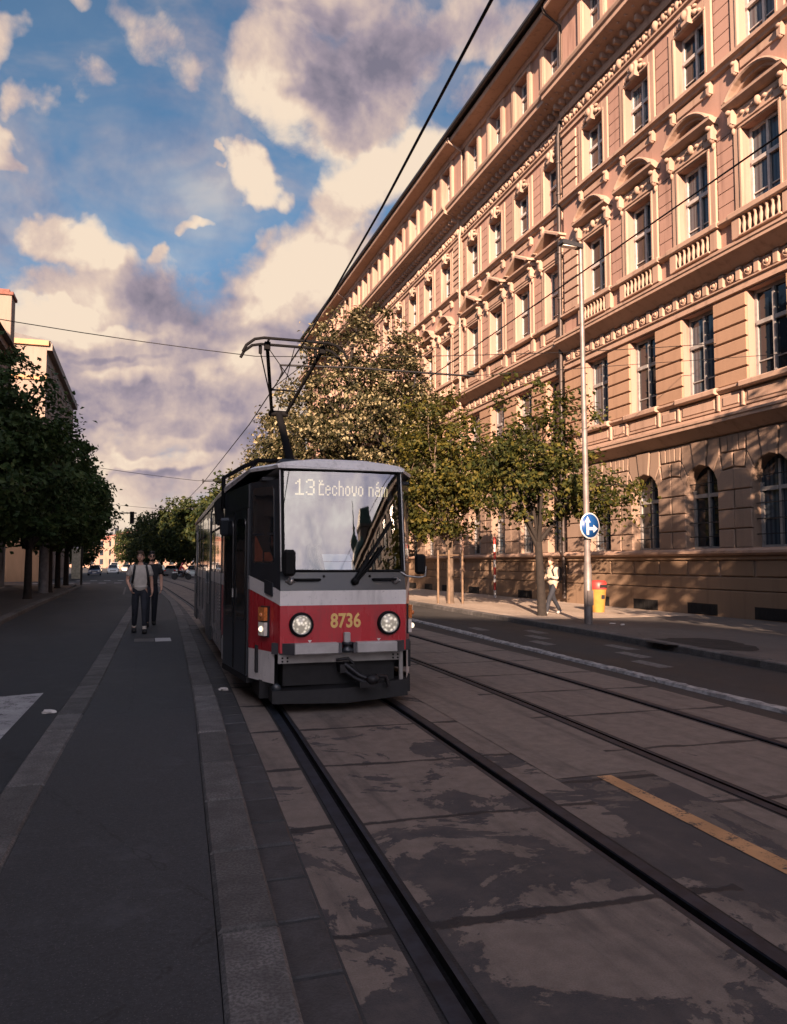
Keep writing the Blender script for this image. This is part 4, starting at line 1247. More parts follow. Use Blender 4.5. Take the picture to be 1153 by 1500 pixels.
# corner windows
def sidepane(name, s, y0, y1, z0, z1, m, off=.006, th=.02, parent=tram, r=.06):
    # rounded pane lying on the outline
    b = MB(); pts = []
    for (cy, cz, a0) in ((y1 - r, z1 - r, 0), (y0 + r, z1 - r, 90), (y0 + r, z0 + r, 180), (y1 - r, z0 + r, 270)):
        for k in range(4):
            a = R(a0 + k * 30); pts.append((cy + r * math.cos(a), cz + r * math.sin(a)))
    n = len(pts)
    vs = [tp(s, y, z, off - th) for y, z in pts] + [tp(s, y, z, off) for y, z in pts]
    b.add(vs, [tuple(range(n, 2 * n))] + [(i, (i + 1) % n, n + (i + 1) % n, n + i) for i in range(n)])
    return b.build(name, m, parent)
for s in (-1, 1):
    sidepane('corner_window', s, .13, .66, 1.76, 2.70, T_GLASS)
    q = sidepane('window_bar', s, .12, .67, 2.10, 2.13, T_DARK, .012, r=.005)
sidepane('painted_reflection', -1, .17, .36, 1.78, 2.09, T_REFL, .008, r=.02)  # painted reflection in the small lower corner window
sidepane('painted_reflection', -1, .40, .60, 1.78, 2.09, T_REFL, .008, r=.02)
b = MB(); 
b.add([tp(-1, .16, 1.36, .02), tp(-1, .34, 1.40, .02), tp(-1, .34, 1.56, .02), tp(-1, .16, 1.52, .02), tp(-1, .16, 1.36, .0), tp(-1, .34, 1.40, .0), tp(-1, .34, 1.56, .0), tp(-1, .16, 1.52, .0)],
      [(0, 1, 2, 3), (0, 4, 5, 1), (1, 5, 6, 2), (2, 6, 7, 3), (3, 7, 4, 0)])
b.build('plate_cover', T_DARK, tram)
# front door: two leaves on the left side
def sidebox(name, s, y0, y1, z0, z1, m, o0, o1, parent=tram):
    b = MB(); vs = []
    for o_ in (o0, o1):
        vs += [tp(s, y0, z0, o_), tp(s, y1, z0, o_), tp(s, y1, z1, o_), tp(s, y0, z1, o_)]
    b.add(vs, [(0, 1, 2, 3), (4, 5, 6, 7), (0, 1, 5, 4), (1, 2, 6, 5), (2, 3, 7, 6), (3, 0, 4, 7)])
    return b.build(name, m, parent)
for (a, c) in ((.80, 1.515), (1.53, 2.24)):
    lf = sidebox('door', -1, a, c, .34, 2.46, T_DARK, -.02, .022)
    sidepane('door_glass', -1, a + .12, c - .12, 1.02, 2.34, T_GLASS, .028, .01, lf, .08)
    sidebox('door_edge', -1, a + .005, a + .03, .36, 2.44, T_RUB, .022, .032, lf)
sidebox('door_header', -1, .80, 2.26, 2.47, 2.77, T_DARK, -.02, .014)
b = MB(); b.tube([tp(-1, 1.50, 1.30, .05), tp(-1, 1.50, 1.42, .05)], .015, 6); b.build('door_handle', T_STEEL, tram)
sidebox('door_step', -1, .78, 2.28, .26, .33, T_BLACK, -.15, .02)
for s in (-1, 1):
    for (a, c, k) in ((2.95, 4.35, 0), (4.5, 5.3, 0), (6.9, 8.3, 0), (8.45, 9.6, 0), (9.75, 10.6, 0)):
        wv = sidepane('side_window', s, a, c, 1.66, 2.68, T_GLASS)
        sidebox('window_vent', s, a + .05, c - .05, 2.30, 2.33, T_RUB, .004, .016, wv)
    if s == 1:
        sidepane('side_window', s, 5.4, 6.8, 1.66, 2.68, T_GLASS); sidepane('side_window', s, .85, 2.2, 1.66, 2.68, T_GLASS); sidepane('side_window', s, 10.8, 12.2, 1.66, 2.68, T_GLASS)
    else:
        for a, c in ((5.42, 6.06), (6.09, 6.75), (11.0, 11.6), (11.63, 12.25)):
            lf = sidebox('door', s, a, c, .36, 2.72, T_DARK, -.02, .02)
            sidepane('door_glass', s, a + .08, c - .08, 1.0, 2.6, T_GLASS, .028, .01, lf, .06)
for y in (2.86, 4.42, 5.36, 6.83, 8.37, 9.67):
    sidebox('window_post', -1, y - .03, y + .03, .75, 2.76, T_DARK, .0, .012)
sidebox('side_panel', -1, 2.32, 2.72, .74, 1.40, T_RED, .0, .006)
b = MB()
for k in range(6):
    z = 1.02 + k * .05
    vs = [tp(-1, 3.1, z, .010), tp(-1, 3.42, z, .010), tp(-1, 3.42, z + .022, .022), tp(-1, 3.1, z + .022, .022)]
    b.add(vs, [(0, 1, 2, 3)])
b.build('air_vent', T_WHITE, tram)
# protruding dark door-gear housing and outside mirror behind the front door
b = MB()
vs = [tp(-1, 2.34, z, o_) for z, o_ in ((2.30, 0), (2.34, .12), (2.66, .14), (2.76, .04))] + [tp(-1, 2.66, z, o_) for z, o_ in ((2.30, 0), (2.34, .12), (2.66, .14), (2.76, .04))]
b.add(vs, [(0, 1, 2, 3), (4, 7, 6, 5), (0, 4, 5, 1), (1, 5, 6, 2), (2, 6, 7, 3)])
b.build('camera_housing', T_RUB, tram)
# roof
b = MB(); rows = []
ys = [-.035, .10, .72, 2.3, 5, 8, 11, 12.4, 14.0, TL + .03]
for y in ys:
    yy = min(max(y, 0), TL); W_ = hw(yy) + .02
    dy = .17 if y < .2 else (-.12 if y > 14.5 else 0)
    prof = [(W_, 2.775 if yy > .75 else 2.91, 0), (W_ + .012, 2.84 if yy > .75 else 2.95, 0), (W_ - .06, 2.94 if yy > .75 else 2.985, .03), (W_ - .25, 3.015, .06), (W_ - .5, 3.05, .12)]
    rows.append([(-x_, y + dy + k, z) for x_, z, k in prof] + [(x_, y + dy + k, z) for x_, z, k in prof[::-1]])
n = 10
b.add([p for r_ in rows for p in r_], [(i * n + k, i * n + k + 1, (i + 1) * n + k + 1, (i + 1) * n + k) for i in range(len(rows) - 1) for k in range(n - 1)] + [tuple(range(n)), tuple(range(len(rows) * n - 1, len(rows) * n - n - 1, -1))])
b.quad((-.80, .17, 2.91), (.80, .17, 2.91), (1.0, .85, 2.775), (-1.0, .85, 2.775))
b.build('roof', T_WHITE, tram)
# roof equipment: box and bent guard rail
b = MB()
b.bbox(-.62, .70, 1.4, 3.0, 3.06, 3.20, .05)
b.bbox(-.75, .75, 6.2, 8.6, 3.06, 3.28, .06); b.bbox(-.7, .7, 9.4, 11.2, 3.06, 3.24, .05)
b.build('roof_box', T_DARK, tram)
b = MB()
b.tube([tp(-1, 2.30, 2.55, .03), tp(-1, 2.30, 3.0, .03), (-1.02, 2.30, 3.16), (-.80, 2.25, 3.27), (.86, 2.1, 3.27), (1.1, 2.1, 3.12), (1.2, 2.1, 2.9)], .032, 8)
b.tube([(-.80, 2.25, 3.27), (-.80, 4.6, 3.2)], .03, 8); b.tube([(.86, 2.1, 3.27), (.86, 4.6, 3.2)], .03, 8)
b.build('guard_rail', T_PAN, tram)
# pantograph
pan = empty('pantograph', (0, 0, 0)); pan.parent = tram
b = MB()
b.box(-.55, .55, 3.6, 3.7, 3.10, 3.28); b.box(-.55, .55, 5.3, 5.4, 3.10, 3.28)
b.tube([(-.45, 3.65, 3.28), (-.45, 5.35, 3.28)], .03); b.tube([(.45, 3.65, 3.28), (.45, 5.35, 3.28)], .03)
b.build('base_frame', T_RUB, pan)
KN = (.06, 6.1, 4.74); b = MB()
b.tube([(.06, 4.2, 3.3), KN], [.085, .07], 8); b.tube([(-.14, KN[1], KN[2]), (.24, KN[1], KN[2])], .06, 8)
b.build('lower_arm', T_PAN, pan)
HZ, HY = 5.56, 4.25
b = MB()
b.tube([(-.08, KN[1], KN[2]), (-.42, HY, HZ)], .032, 8); b.tube([(.2, KN[1], KN[2]), (.56, HY, HZ)], .032, 8)
b.tube([(-.06, KN[1] - .05, KN[2] + .05), (-.55, HY + .1, HZ + .02)], .012, 6)
t_ = .38
pa = [-.08 + (-.42 + .08) * t_, KN[1] + (HY - KN[1]) * t_, KN[2] + (HZ - KN[2]) * t_]; pb = [.2 + (.56 - .2) * t_, pa[1], pa[2]]
b.tube([pa, [(pa[0] + pb[0]) / 2, pa[1], pa[2] + .01], pb], .018, 6)
b.tube([pa, (.56, HY, HZ)], .008, 5); b.tube([pb, (-.42, HY, HZ)], .008, 5)
b.tube([(.03, KN[1], KN[2]), (.06, HY, HZ)], .008, 5)
b.build('upper_arm', T_PAN, pan)
b = MB()
for dy, dz in ((-.20, 0), (.20, .0)):
    b.tube([(-.86, HY + dy, HZ - .18), (-.80, HY + dy, HZ - .06), (-.66, HY + dy, HZ + .055), (-.5, HY + dy, HZ + .09), (.62, HY + dy, HZ + .09), (.78, HY + dy, HZ + .055), (.92, HY + dy, HZ - .06), (.98, HY + dy, HZ - .18)], .026, 8)
for x_ in (-.42, .56):
    b.tube([(x_, HY - .2, HZ + .06), (x_, HY + .2, HZ + .06)], .02, 6); b.box(x_ - .05, x_ + .05, HY - .06, HY + .06, HZ - .06, HZ + .07)
    b.tube([(x_ - .12, HY, HZ), (x_ - .12, HY, HZ - .14)], .03, 6)
b.build('collector_head', T_PAN, pan)
# headlights, indicators, number
for u in (-.525, .555):
    b = MB(); b.lathe([(.146, .0), (.146, -.03), (.132, -.05), (.116, -.045), (.114, -.02)], (u, 0, 1.03), 24, axis=1)
    hl = b.build('headlight', T_RUB, tram)
    b = MB(); b.lathe([(.114, -.022), (.09, -.048), (.05, -.059), (.001, -.063)], (u, 0, 1.03), 20, axis=1); b.build('lens', T_HEAD, hl)
    b = MB(); b.lathe([(.119, -.028), (.115, -.052), (.109, -.052), (.109, -.03)], (u, 0, 1.03), 24, axis=1); b.build('rim', T_STEEL, hl)
for s in (-1, 1):
    hs = sidebox('indicator', s, .24, .42, .87, 1.24, T_DARK, 0, .02)
    sidebox('amber_lens', s, .26, .40, 1.065, 1.225, T_ORANGE, .02, .065, hs)
    q = sidebox('clear_lens', s, .26, .40, .885, 1.045, T_LENS, .02, .06, hs)
    b = MB(); b.ball(tp(s, .33, .965, .06), .035, 8); b.build('bulb', T_LIT, hs)
    b = MB(); b.ball(tp(s, .33, 1.13, .062), .03, 8); b.build('bulb', T_ORANGE, hs)
nt_ = text_mesh('8736', .235, .004, T_YEL, 'fleet_number', tram, .006)
nt_.location = (-.0 + .015, -.006, 1.06); nt_.rotation_euler = (R(90), 0, 0); nt_.scale = (.80, 1, 1)
b = MB()
for u in (-.42, .43): b.add([(u - .025, -.003, .845), (u + .025, -.003, .845), (u, -.003, .81)], [(0, 1, 2)])
b.build('jacking_mark', T_WHITE, tram)
# bumper in two silver halves with dark ends
def ppoly(b, pts, z0, z1, mi=0): b.prism(pts, 2, z0, z1, mi)
bp = MB()
for x0, x1 in ((-.62, -.09), (.13, .64)):
    bp.bbox(x0, x1, -.115, .02, .685, .815, .012)
bum = bp.build('bumper', T_SILV, tram)
bp = MB()
bp.add([(-.62, -.115, .685), (-.86, .10, .685), (-.82, .13, .685), (-.6, .02, .685), (-.62, -.115, .815), (-.86, .10, .815), (-.82, .13, .815), (-.6, .02, .815)], [(0, 1, 2, 3), (4, 5, 6, 7), (0, 1, 5, 4), (1, 2, 6, 5), (2, 3, 7, 6), (3, 0, 4, 7)])
bp.add([(.64, -.115, .685), (.86, .10, .685), (.82, .13, .685), (.62, .02, .685), (.64, -.115, .815), (.86, .10, .815), (.82, .13, .815), (.62, .02, .815)], [(0, 1, 2, 3), (4, 5, 6, 7), (0, 1, 5, 4), (1, 2, 6, 5), (2, 3, 7, 6), (3, 0, 4, 7)])
bp.box(-.09, -.05, -.10, .02, .69, .81); bp.box(.09, .13, -.10, .02, .69, .81)
bp.build('bumper_end', mat('dark bumper steel', (.10, .10, .11), .45, .2, 6, metal=.5), bum)
b = MB(); b.bbox(-.015, .065, -.06, .0, .80, .93, .01); b.build('coupler_cover', T_SILV, tram)
b = MB(); b.lathe([(.02, 0), (.075, .01), (.08, .04), (.05, .06), (.05, .09), (.075, .10), (.06, .13)], (.025, -.05, .69), 14)
b.build('towing_hook', T_DARK, tram)
b = MB()
b.box(-.06, .12, -.05, .8, .45, .55); b.tube([(.0, -.02, .55), (.16, -.10, .42), (.30, -.20, .36)], .035, 8); b.tube([(-.04, .02, .5), (.12, -.12, .38), (.22, -.2, .34)], .03, 8)
b.ball((.30, -.2, .38), (.09, .07, .06), 8); b.tube([(.34, -.2, .42), (.48, -.12, .40), (.52, -.12, .28)], .025, 8); b.box(.14, .32, -.22, -.16, .29, .36); b.tube([(.1, -.06, .56), (.04, -.04, .62), (-.1, 0, .6)], .018, 6)
b.build('coupler', mat('coupler steel', (.022, .022, .025), .45, .3, 15, metal=.5), tram)
b = MB()
b.box(-1.0, 1.0, .5, 13.9, .42, .75); b.box(-.72, .66, .12, .6, .30, .60)
b.add([(-.86, -.02, .12), (.0, -.08, .10), (.80, .0, .14), (.80, .3, .14), (-.86, .3, .12), (-.86, .0, .26), (.0, -.06, .27), (.80, .02, .34), (.80, .3, .34), (-.86, .3, .28)], [(0, 1, 2, 3, 4), (5, 6, 7, 8, 9), (0, 1, 6, 5), (1, 2, 7, 6), (2, 3, 8, 7), (3, 4, 9, 8), (4, 0, 5, 9)])
b.box(-.84, .74, .5, .56, .12, .42)
for s in (-1, 1): b.box(s * .9 - .06, s * .9 + .06, .4, 1.2, .12, .34)
b.build('underframe', T_BLACK, tram)
b = MB(); b.lathe([(.055, 0), (.055, -.04), (.03, -.05), (.001, -.05)], (-.80, .10, .285), 12, axis=1); b.build('rubber_buffer', T_DARK, tram)
for yb_ in (3.0, 4.9, 9.8, 11.7):
    b = MB()
    for s in (-1, 1): b.lathe([(.06, -.06), (.33, -.06), (.35, -.02), (.35, .05), (.06, .06)], (s * .725, yb_, .352), 20, axis=0)
    b.tube([(-.72, yb_, .352), (.72, yb_, .352)], .06, 8)
    b.build('wheelset', T_BLACK, tram)
for y0_ in (2.6, 9.4):
    b = MB()
    for s in (-1, 1): b.bbox(s * .95 - .07, s * .95 + .07, y0_, y0_ + 2.7, .30, .50, .03)
    b.box(-.9, .9, y0_ + 1.1, y0_ + 1.6, .3, .5); b.build('bogie_frame', T_BLACK, tram)
# mirrors
def mirror(pts, c, sz, rz):
    b = MB(); b.tube(pts, .013, 6); a_ = b.build('mirror_arm', T_STEEL, tram)
    b = MB(); b.bbox(-sz[0], sz[0], -.035, .035, -sz[1], sz[1], .03)
    h = b.build('mirror', T_RUB, a_); h.location = c; h.rotation_euler = (0, 0, rz)
mirror([(-.655, .0, 1.55), (-.68, -.10, 1.60), (-.70, -.14, 1.74)], (-.70, -.17, 1.76), (.075, .155), R(8))
mirror([(.70, .04, 1.66), (.79, .0, 1.60), (.92, -.10, 1.58), (.99, -.12, 1.60), (1.0, -.12, 1.72)], (.93, -.11, 1.745), (.068, .125), R(-8))
b = MB(); b.tube([tp(-1, 2.28, 2.32, .02), tp(-1, 2.22, 2.34, .12), tp(-1, 2.10, 2.30, .14)], .014, 6)
ma_ = b.build('mirror_arm', T_RUB, tram)
b = MB(); b.bbox(-.10, .10, -.035, .035, -.13, .13, .03); mm = b.build('mirror', T_DARK, ma_); mm.location = (-1.25, 2.0, 2.27); mm.rotation_euler = (R(12), 0, R(-18))
# ------------------------------------------------------------------ trees
BARK = mat('bark', (.016, .012, .010), .9, .3, 6, bump=.8, bsc=30)
BARKL = mat('pale bark', (.10, .072, .053), .9, .3, 6, bump=.8, bsc=30)
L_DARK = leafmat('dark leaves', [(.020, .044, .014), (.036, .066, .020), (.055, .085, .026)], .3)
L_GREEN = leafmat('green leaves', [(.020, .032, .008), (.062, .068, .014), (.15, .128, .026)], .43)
L_YOUNG = leafmat('yellow green leaves', [(.024, .034, .008), (.080, .080, .015), (.17, .135, .025)], .45)
L_BLOOM = leafmat('blossoming leaves', [(.014, .018, .006), (.042, .040, .014), (.10, .082, .038)], .32, (.34, .29, .17), .28)
L_FAR = leafmat('far leaves', [(.012, .024, .008), (.03, .045, .012), (.07, .07, .014)], .3)

def in_crown(p, blobs, rr):
    for cx, cy, cz, rx, ry, rz in blobs:
        if ((p[0] - cx) / rx) ** 2 + ((p[1] - cy) / ry) ** 2 + ((p[2] - cz) / rz) ** 2 < 1: return True
    return False
def limb(mb, a, b, r0, r1, rr, k=6, bow=.12):
    a = Vector(a); b = Vector(b); L = (b - a).length; n = 5
    o = Vector((rr.uniform(-1, 1), rr.uniform(-1, 1), rr.uniform(-.2, .9))) * L * bow
    mb.tube([a.lerp(b, i / n) + o * math.sin(PI * i / n) for i in range(n + 1)], [r0 + (r1 - r0) * i / n for i in range(n + 1)], k)
def make_tree(blobs, nclump, nleaf, ls, lm, bark, seed, trunk_r=.16, fork=2.6, crad=.55, shell=.45, lean=(0, 0), nl=26, droop=.0):
    rr = random.Random(seed)
    vol = [b[3] * b[4] * b[5] for b in blobs]
    clumps = []
    tries = 0
    while len(clumps) < nclump and tries < nclump * 40:
        tries += 1
        b = rr.choices(blobs, vol)[0]
        d = Vector((rr.gauss(0, 1), rr.gauss(0, 1), rr.gauss(0, 1))).normalized()
        q = rr.random() ** (1 / 3)
        q = shell + (1 - shell) * q if rr.random() < .8 else q * shell
        p = Vector((b[0] + d.x * b[3] * q, b[1] + d.y * b[4] * q, b[2] + d.z * b[5] * q))
        clumps.append(p)
    tr = MB(); top = max(b[2] for b in blobs)
    base = Vector((0, 0, 0)); fk = Vector((lean[0], lean[1], fork))
    tr.tube([(0, 0, -.1), (0, 0, .12), (lean[0] * .3, lean[1] * .3, fork * .4), tuple(fk)], [trunk_r * 1.5, trunk_r * 1.1, trunk_r, trunk_r * .85], 10)
    # main limbs and their branches
    mains = []
    nm = 6
    for i in range(nm):
        a = 2 * PI * i / nm + rr.uniform(-.4, .4)
        b = rr.choice(blobs)
        tgt = Vector((b[0] + math.cos(a) * b[3] * .5, b[1] + math.sin(a) * b[4] * .5, b[2] + b[5] * rr.uniform(-.2, .45)))
        limb(tr, fk - Vector((0, 0, rr.uniform(0, .3))), tgt, trunk_r * .55, trunk_r * .16, rr, 7)
        mains.append(tgt)
    tgt = Vector((lean[0], lean[1], top)); limb(tr, fk, tgt, trunk_r * .8, trunk_r * .2, rr, 8, .05); mains.append(tgt)
    for p in rr.sample(clumps, min(nl, len(clumps))):
        m = min(mains, key=lambda q: (q - p).length)
        st = fk.lerp(m, rr.uniform(.45, .95))
        limb(tr, st, p, trunk_r * .20, .012, rr, 5)
    lf = MB(); vs = []; fs = []
    for p in clumps:
        cr = crad * rr.uniform(.6, 1.25)
        out = (p - Vector((0, 0, top * .7))).normalized()
        out = (out + Vector((rr.gauss(0, .5), rr.gauss(0, .5), rr.gauss(0, .4)))).normalized()
        for _ in range(int(nleaf * rr.uniform(.6, 1.3))):
            d = Vector((rr.gauss(0, .5), rr.gauss(0, .5), rr.gauss(0, .36))) * cr
            q = p + d
            s = ls * rr.uniform(.65, 1.3)
            nrm = (out * .75 + Vector((rr.gauss(0, .55), rr.gauss(0, .55), rr.gauss(.45, .5)))).normalized()
            u = nrm.orthogonal().normalized(); u = (Matrix.Rotation(rr.uniform(0, 6.28), 3, nrm) @ u)
            w = nrm.cross(u)
            o = len(vs)
            k = nrm * s * .18
            vs += [q - u * s * .6, q - w * s * .42 + k, q + u * s * .62, q + w * s * .42 + k]
            fs.append((o, o + 1, o + 2, o + 3))
    me = bpy.data.meshes.new('crown'); me.from_pydata(vs, [], fs); me.materials.append(lm)
    return tr.mesh('trunk', bark), me
def plant(meshes, name, loc, label, cat='tree', group=None, rz=0, sc=1.0):
    t = empty(name, loc, rz, label, cat, group); t.scale = (sc, sc, sc)
    for nm, me in zip(('trunk', 'crown'), meshes):
        o = bpy.data.objects.new(nm, me); COL.objects.link(o); o.parent = t
    return t
# three trees along the right pavement
B3 = [(-.2, 0, 4.2, 2.1, 2.0, 1.35), (-.7, .2, 6.0, 1.0, 1.2, 1.6), (.7, -.2, 5.6, 1.2, 1.2, 1.5), (2.2, -.1, 3.7, 1.6, 1.3, .9), (-1.5, 0, 5.0, 1.0, 1.1, 1.0)]
plant(make_tree(B3, 165, 50, .13, L_GREEN, BARK, 21, .13, 2.3, .50, .3, (-.1, 0), 60), 'maple_tree', (11.85, 21.4, .13), 'young airy green tree whose dark trunk stands left of the person with the backpack', group='trees on the right pavement')
B2 = [(0, 0, 4.6, 2.7, 2.4, 1.9), (-.6, 0, 6.8, 1.7, 1.8, 2.0), (1.2, 0, 5.6, 1.5, 1.6, 1.4), (-1.2, 0, 4.0, 1.9, 1.8, 1.3)]
plant(make_tree(B2, 250, 56, .145, L_YOUNG, BARKL, 22, .14, 2.4, .55, .45, (0, 0), 50), 'maple_tree', (11.9, 29.0, .13), 'yellow green tree with its trunk inside wooden stakes, right of the tram front', group='trees on the right pavement')
BB = [(0, 0, 9.2, 5.6, 4.6, 4.4), (.3, 0, 13.6, 3.9, 3.6, 3.7), (-3.2, 0, 7.6, 3.0, 3.2, 3.0), (4.0, 0, 10.2, 3.2, 3.0, 2.6), (3.6, -.4, 13.2, 2.5, 2.4, 1.6), (2.5, -1, 6.2, 3.2, 3.0, 2.4), (-.4, 0, 16.1, 1.7, 1.7, 1.3)]
plant(make_tree(BB, 640, 60, .19, L_BLOOM, BARK, 23, .32, 3.8, .62, .55, (0, 0), 70), 'lime_tree', (12.2, 44.5, .13), 'tallest tree, full of sunlit cream blossom, rising behind the tram in front of the facade', group='trees on the right pavement')
BC = [(0, 0, 8.0, 4.4, 4.2, 4.6), (-.5, 0, 11.5, 2.8, 2.8, 2.8), (-1.8, 0, 6.4, 3.0, 3.0, 2.6)]
mC = make_tree(BC, 340, 50, .22, L_BLOOM, BARK, 24, .28, 3.4, .7, .55)
plant(mC, 'lime_tree', (11.6, 58.0, .13), 'blossoming tree behind the raised pantograph, left of the tallest tree', group='trees on the right pavement')
plant(mC, 'lime_tree', (10.8, 70.0, .13), 'blossoming tree half hidden behind the tram, next beyond the one behind the pantograph', group='trees on the right pavement', rz=2.0, sc=.92)
# trees out of frame on the right pavement that throw the dappled shade on the ground floor
BS = [(0, 0, 5.6, 2.4, 2.6, 2.8), (0, .5, 7.6, 1.7, 1.8, 1.9)]
mS = make_tree(BS, 150, 42, .20, L_GREEN, BARK, 25, .15, 2.4, .6, .45)
for yy, s_, z_, nm in ((5.2, 1.08, .3, 'green pavement tree nearest the camera on the right, outside the right picture edge'), (-1.6, 1.14, 1.9, 'second green pavement tree behind the camera on the right'), (-8.8, 1.12, 3.1, 'third green pavement tree behind the camera on the right')):
    plant(mS, 'maple_tree', (11.9, yy, .13), nm, group='trees on the right pavement', rz=z_, sc=s_)
# row on the left pavement
BL = [(0, 0, 4.6, 2.7, 2.8, 2.3), (.2, 0, 6.8, 2.0, 2.2, 2.2), (.9, -.2, 4.2, 2.2, 2.2, 1.6)]
BL2 = [(0, 0, 4.9, 2.9, 3.0, 2.4), (.4, .2, 6.9, 2.3, 2.2, 1.7), (1.3, 0, 4.9, 2.0, 2.0, 1.6)]
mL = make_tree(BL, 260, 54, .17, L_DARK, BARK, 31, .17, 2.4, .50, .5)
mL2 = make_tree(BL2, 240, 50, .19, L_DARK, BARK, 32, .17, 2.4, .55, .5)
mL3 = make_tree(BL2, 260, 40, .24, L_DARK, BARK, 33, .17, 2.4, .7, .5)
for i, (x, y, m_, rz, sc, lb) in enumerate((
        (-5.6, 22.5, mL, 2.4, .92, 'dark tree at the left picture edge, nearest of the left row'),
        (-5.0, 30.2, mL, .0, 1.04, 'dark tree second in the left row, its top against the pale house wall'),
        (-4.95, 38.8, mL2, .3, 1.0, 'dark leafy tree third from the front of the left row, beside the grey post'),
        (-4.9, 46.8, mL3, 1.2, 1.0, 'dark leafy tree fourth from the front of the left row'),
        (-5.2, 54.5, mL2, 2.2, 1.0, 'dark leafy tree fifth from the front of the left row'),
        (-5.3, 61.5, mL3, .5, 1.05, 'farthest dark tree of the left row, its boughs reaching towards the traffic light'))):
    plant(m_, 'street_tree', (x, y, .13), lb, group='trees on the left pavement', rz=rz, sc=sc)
# trees beyond the crossing
BF = [(0, 0, 4.8, 3.4, 3.4, 3.2), (.3, 0, 7.4, 2.3, 2.4, 2.2)]
mF = make_tree(BF, 170, 36, .34, L_FAR, BARK, 41, .2, 2.2, .9, .5)
mF2 = make_tree([(0, 0, 4.6, 3.6, 3.4, 3.0), (-.9, 0, 7.0, 2.2, 2.2, 1.8), (1.6, 0, 6.4, 1.8, 2, 1.8)], 160, 36, .36, L_FAR, BARK, 42, .2, 2.2, .9, .5)
for i, (x, y, sc, k, lb) in enumerate((
        (9.5, 92, 1.28, 0, 'tallest green tree beyond the crossing, just left of the tram roof'),
        (6.6, 99, 1.12, 1, 'green tree beyond the crossing, second from the tram'),
        (4.9, 112, 1.12, 0, 'green tree beyond the crossing, above the red motorcycle rider'),
        (3.0, 128, 1.10, 1, 'green tree beyond the crossing, above the man in black'),
        (.6, 146, 1.12, 0, 'green tree beyond the crossing, right of the pale far houses'),
        (-2.2, 168, 1.0, 1, 'small far tree at the left end of the row beyond the crossing'),
        (-15.5, 92, .9, 1, 'dark tree beyond the side street on the left'),
        (-8.9, 121, .95, 0, 'dark tree on the left pavement beyond the crossing, behind the parked blue car'),
        (-10.2, 138, 1.0, 1, 'far dark tree on the left, before the pale far houses'))):
    plant((mF, mF2)[k], 'street_tree', (x, y, .1), lb, group='trees beyond the crossing', rz=i * 1.3, sc=sc)
# stakes round the second tree
WOOD = mat('weathered stake wood', (.15, .10, .065), .85, .2, 6)
t = empty('tree_guard', (11.9, 29, .13), .3, 'wooden stake frame round the trunk of the yellow green tree', 'tree guard')
for dx, dy in ((-.35, -.35), (.35, -.35), (.35, .35), (-.35, .35)):
    MB().tube([(dx, dy, -.05), (dx, dy, 2.15)], .045, 8).build('stake', WOOD, t)
b = MB()
for z in (1.95,):
    for (a, c) in (((-.35, -.35), (.35, -.35)), ((.35, -.35), (.35, .35)), ((.35, .35), (-.35, .35)), ((-.35, .35), (-.35, -.35))):
        b.tube([(a[0], a[1], z), (c[0], c[1], z)], .028, 6)
b.build('crossbar', WOOD, t)
# ------------------------------------------------------------------ lamp post, sign, bin, wires
GALV = mat('galvanised post', (.185, .16, .15), .5, .2, 5, metal=.4, bump=.1)
DGREY = mat('dark grey metal', (.03, .03, .032), .5, .2, 5, metal=.3)
lp = empty('lamp_post', (11.42, 18.1, .13), 0, 'tall pale grey lamp post on the right pavement carrying the blue arrow sign', 'lamp post')
MB().tube([(0, 0, -.05), (0, 0, 1.6), (.0, 0, 1.62), (-.06, .0, 10.3)], [.115, .105, .085, .055], 14).build('pole', GALV, lp)
b = MB(); b.tube([(-.05, 0, 10.22), (-.06, 0, 10.38), (-.12, 0, 10.40)], .05, 8)
b.add([(-.02, -.10, 10.30), (-.02, .10, 10.30), (-.70, .14, 10.36), (-.70, -.14, 10.36), (-.02, -.09, 10.42), (-.02, .09, 10.42), (-.66, .11, 10.49), (-.66, -.11, 10.49)], [(0, 1, 2, 3), (4, 5, 6, 7), (0, 1, 5, 4), (1, 2, 6, 5), (2, 3, 7, 6), (3, 0, 4, 7)])
lh = b.build('lamp_head', DGREY, lp)
b = MB(); b.box(-.64, -.2, -.09, .09, 10.31, 10.335); b.build('lamp_glass', T_LENS, lh)
b = MB(); b.box(-.09, .09, -.125, -.11, .5, .9); b.build('hatch_door', GALV, lp)
S_BLUE = mat('sign blue', (.008, .06, .21), .4, .06, 4, coat=.2)
S_WHITE = mat('sign white', (.48, .48, .48), .45, .05, 4)
sg = empty('arrow_sign', (11.42, 17.97, 2.76), R(12), 'round blue sign with white arrows pointing ahead and right on the lamp post', 'road sign')
MB().lathe([(.35, .0), (.355, -.008), (.35, -.018), (.001, -.018)], (0, 0, 0), 40, axis=1).build('plate', S_WHITE, sg)
MB().lathe([(.318, -.0185), (.318, -.021), (.001, -.021)], (0, 0, 0), 40, axis=1).build('blue_face', S_BLUE, sg)
b = MB()
def ap(pts): b.add([(x, -.0235, z) for x, z in pts], [tuple(range(len(pts)))])
ap([(-.135, -.24), (-.045, -.24), (-.045, .09), (-.135, .09)])
ap([(-.20, .09), (.02, .09), (-.09, .265)])
ap([(-.045, -.115), (.115, -.115), (.115, -.035), (-.045, -.035)])
ap([(.115, -.185), (.27, -.075), (.115, .035)])
b.build('arrows', S_WHITE, sg)
b = MB(); b.box(-.05, .05, .0, .03, -.2, .2); b.tube([(-.12, .09, .12), (.12, .09, .12)], .02, 6); b.tube([(-.12, .09, -.12), (.12, .09, -.12)], .02, 6); b.build('bracket', GALV, sg)
BINY = mat('bin yellow', (.44, .225, .05), .5, .12, 5)
BINR = mat('bin red', (.36, .04, .035), .45, .1, 5)
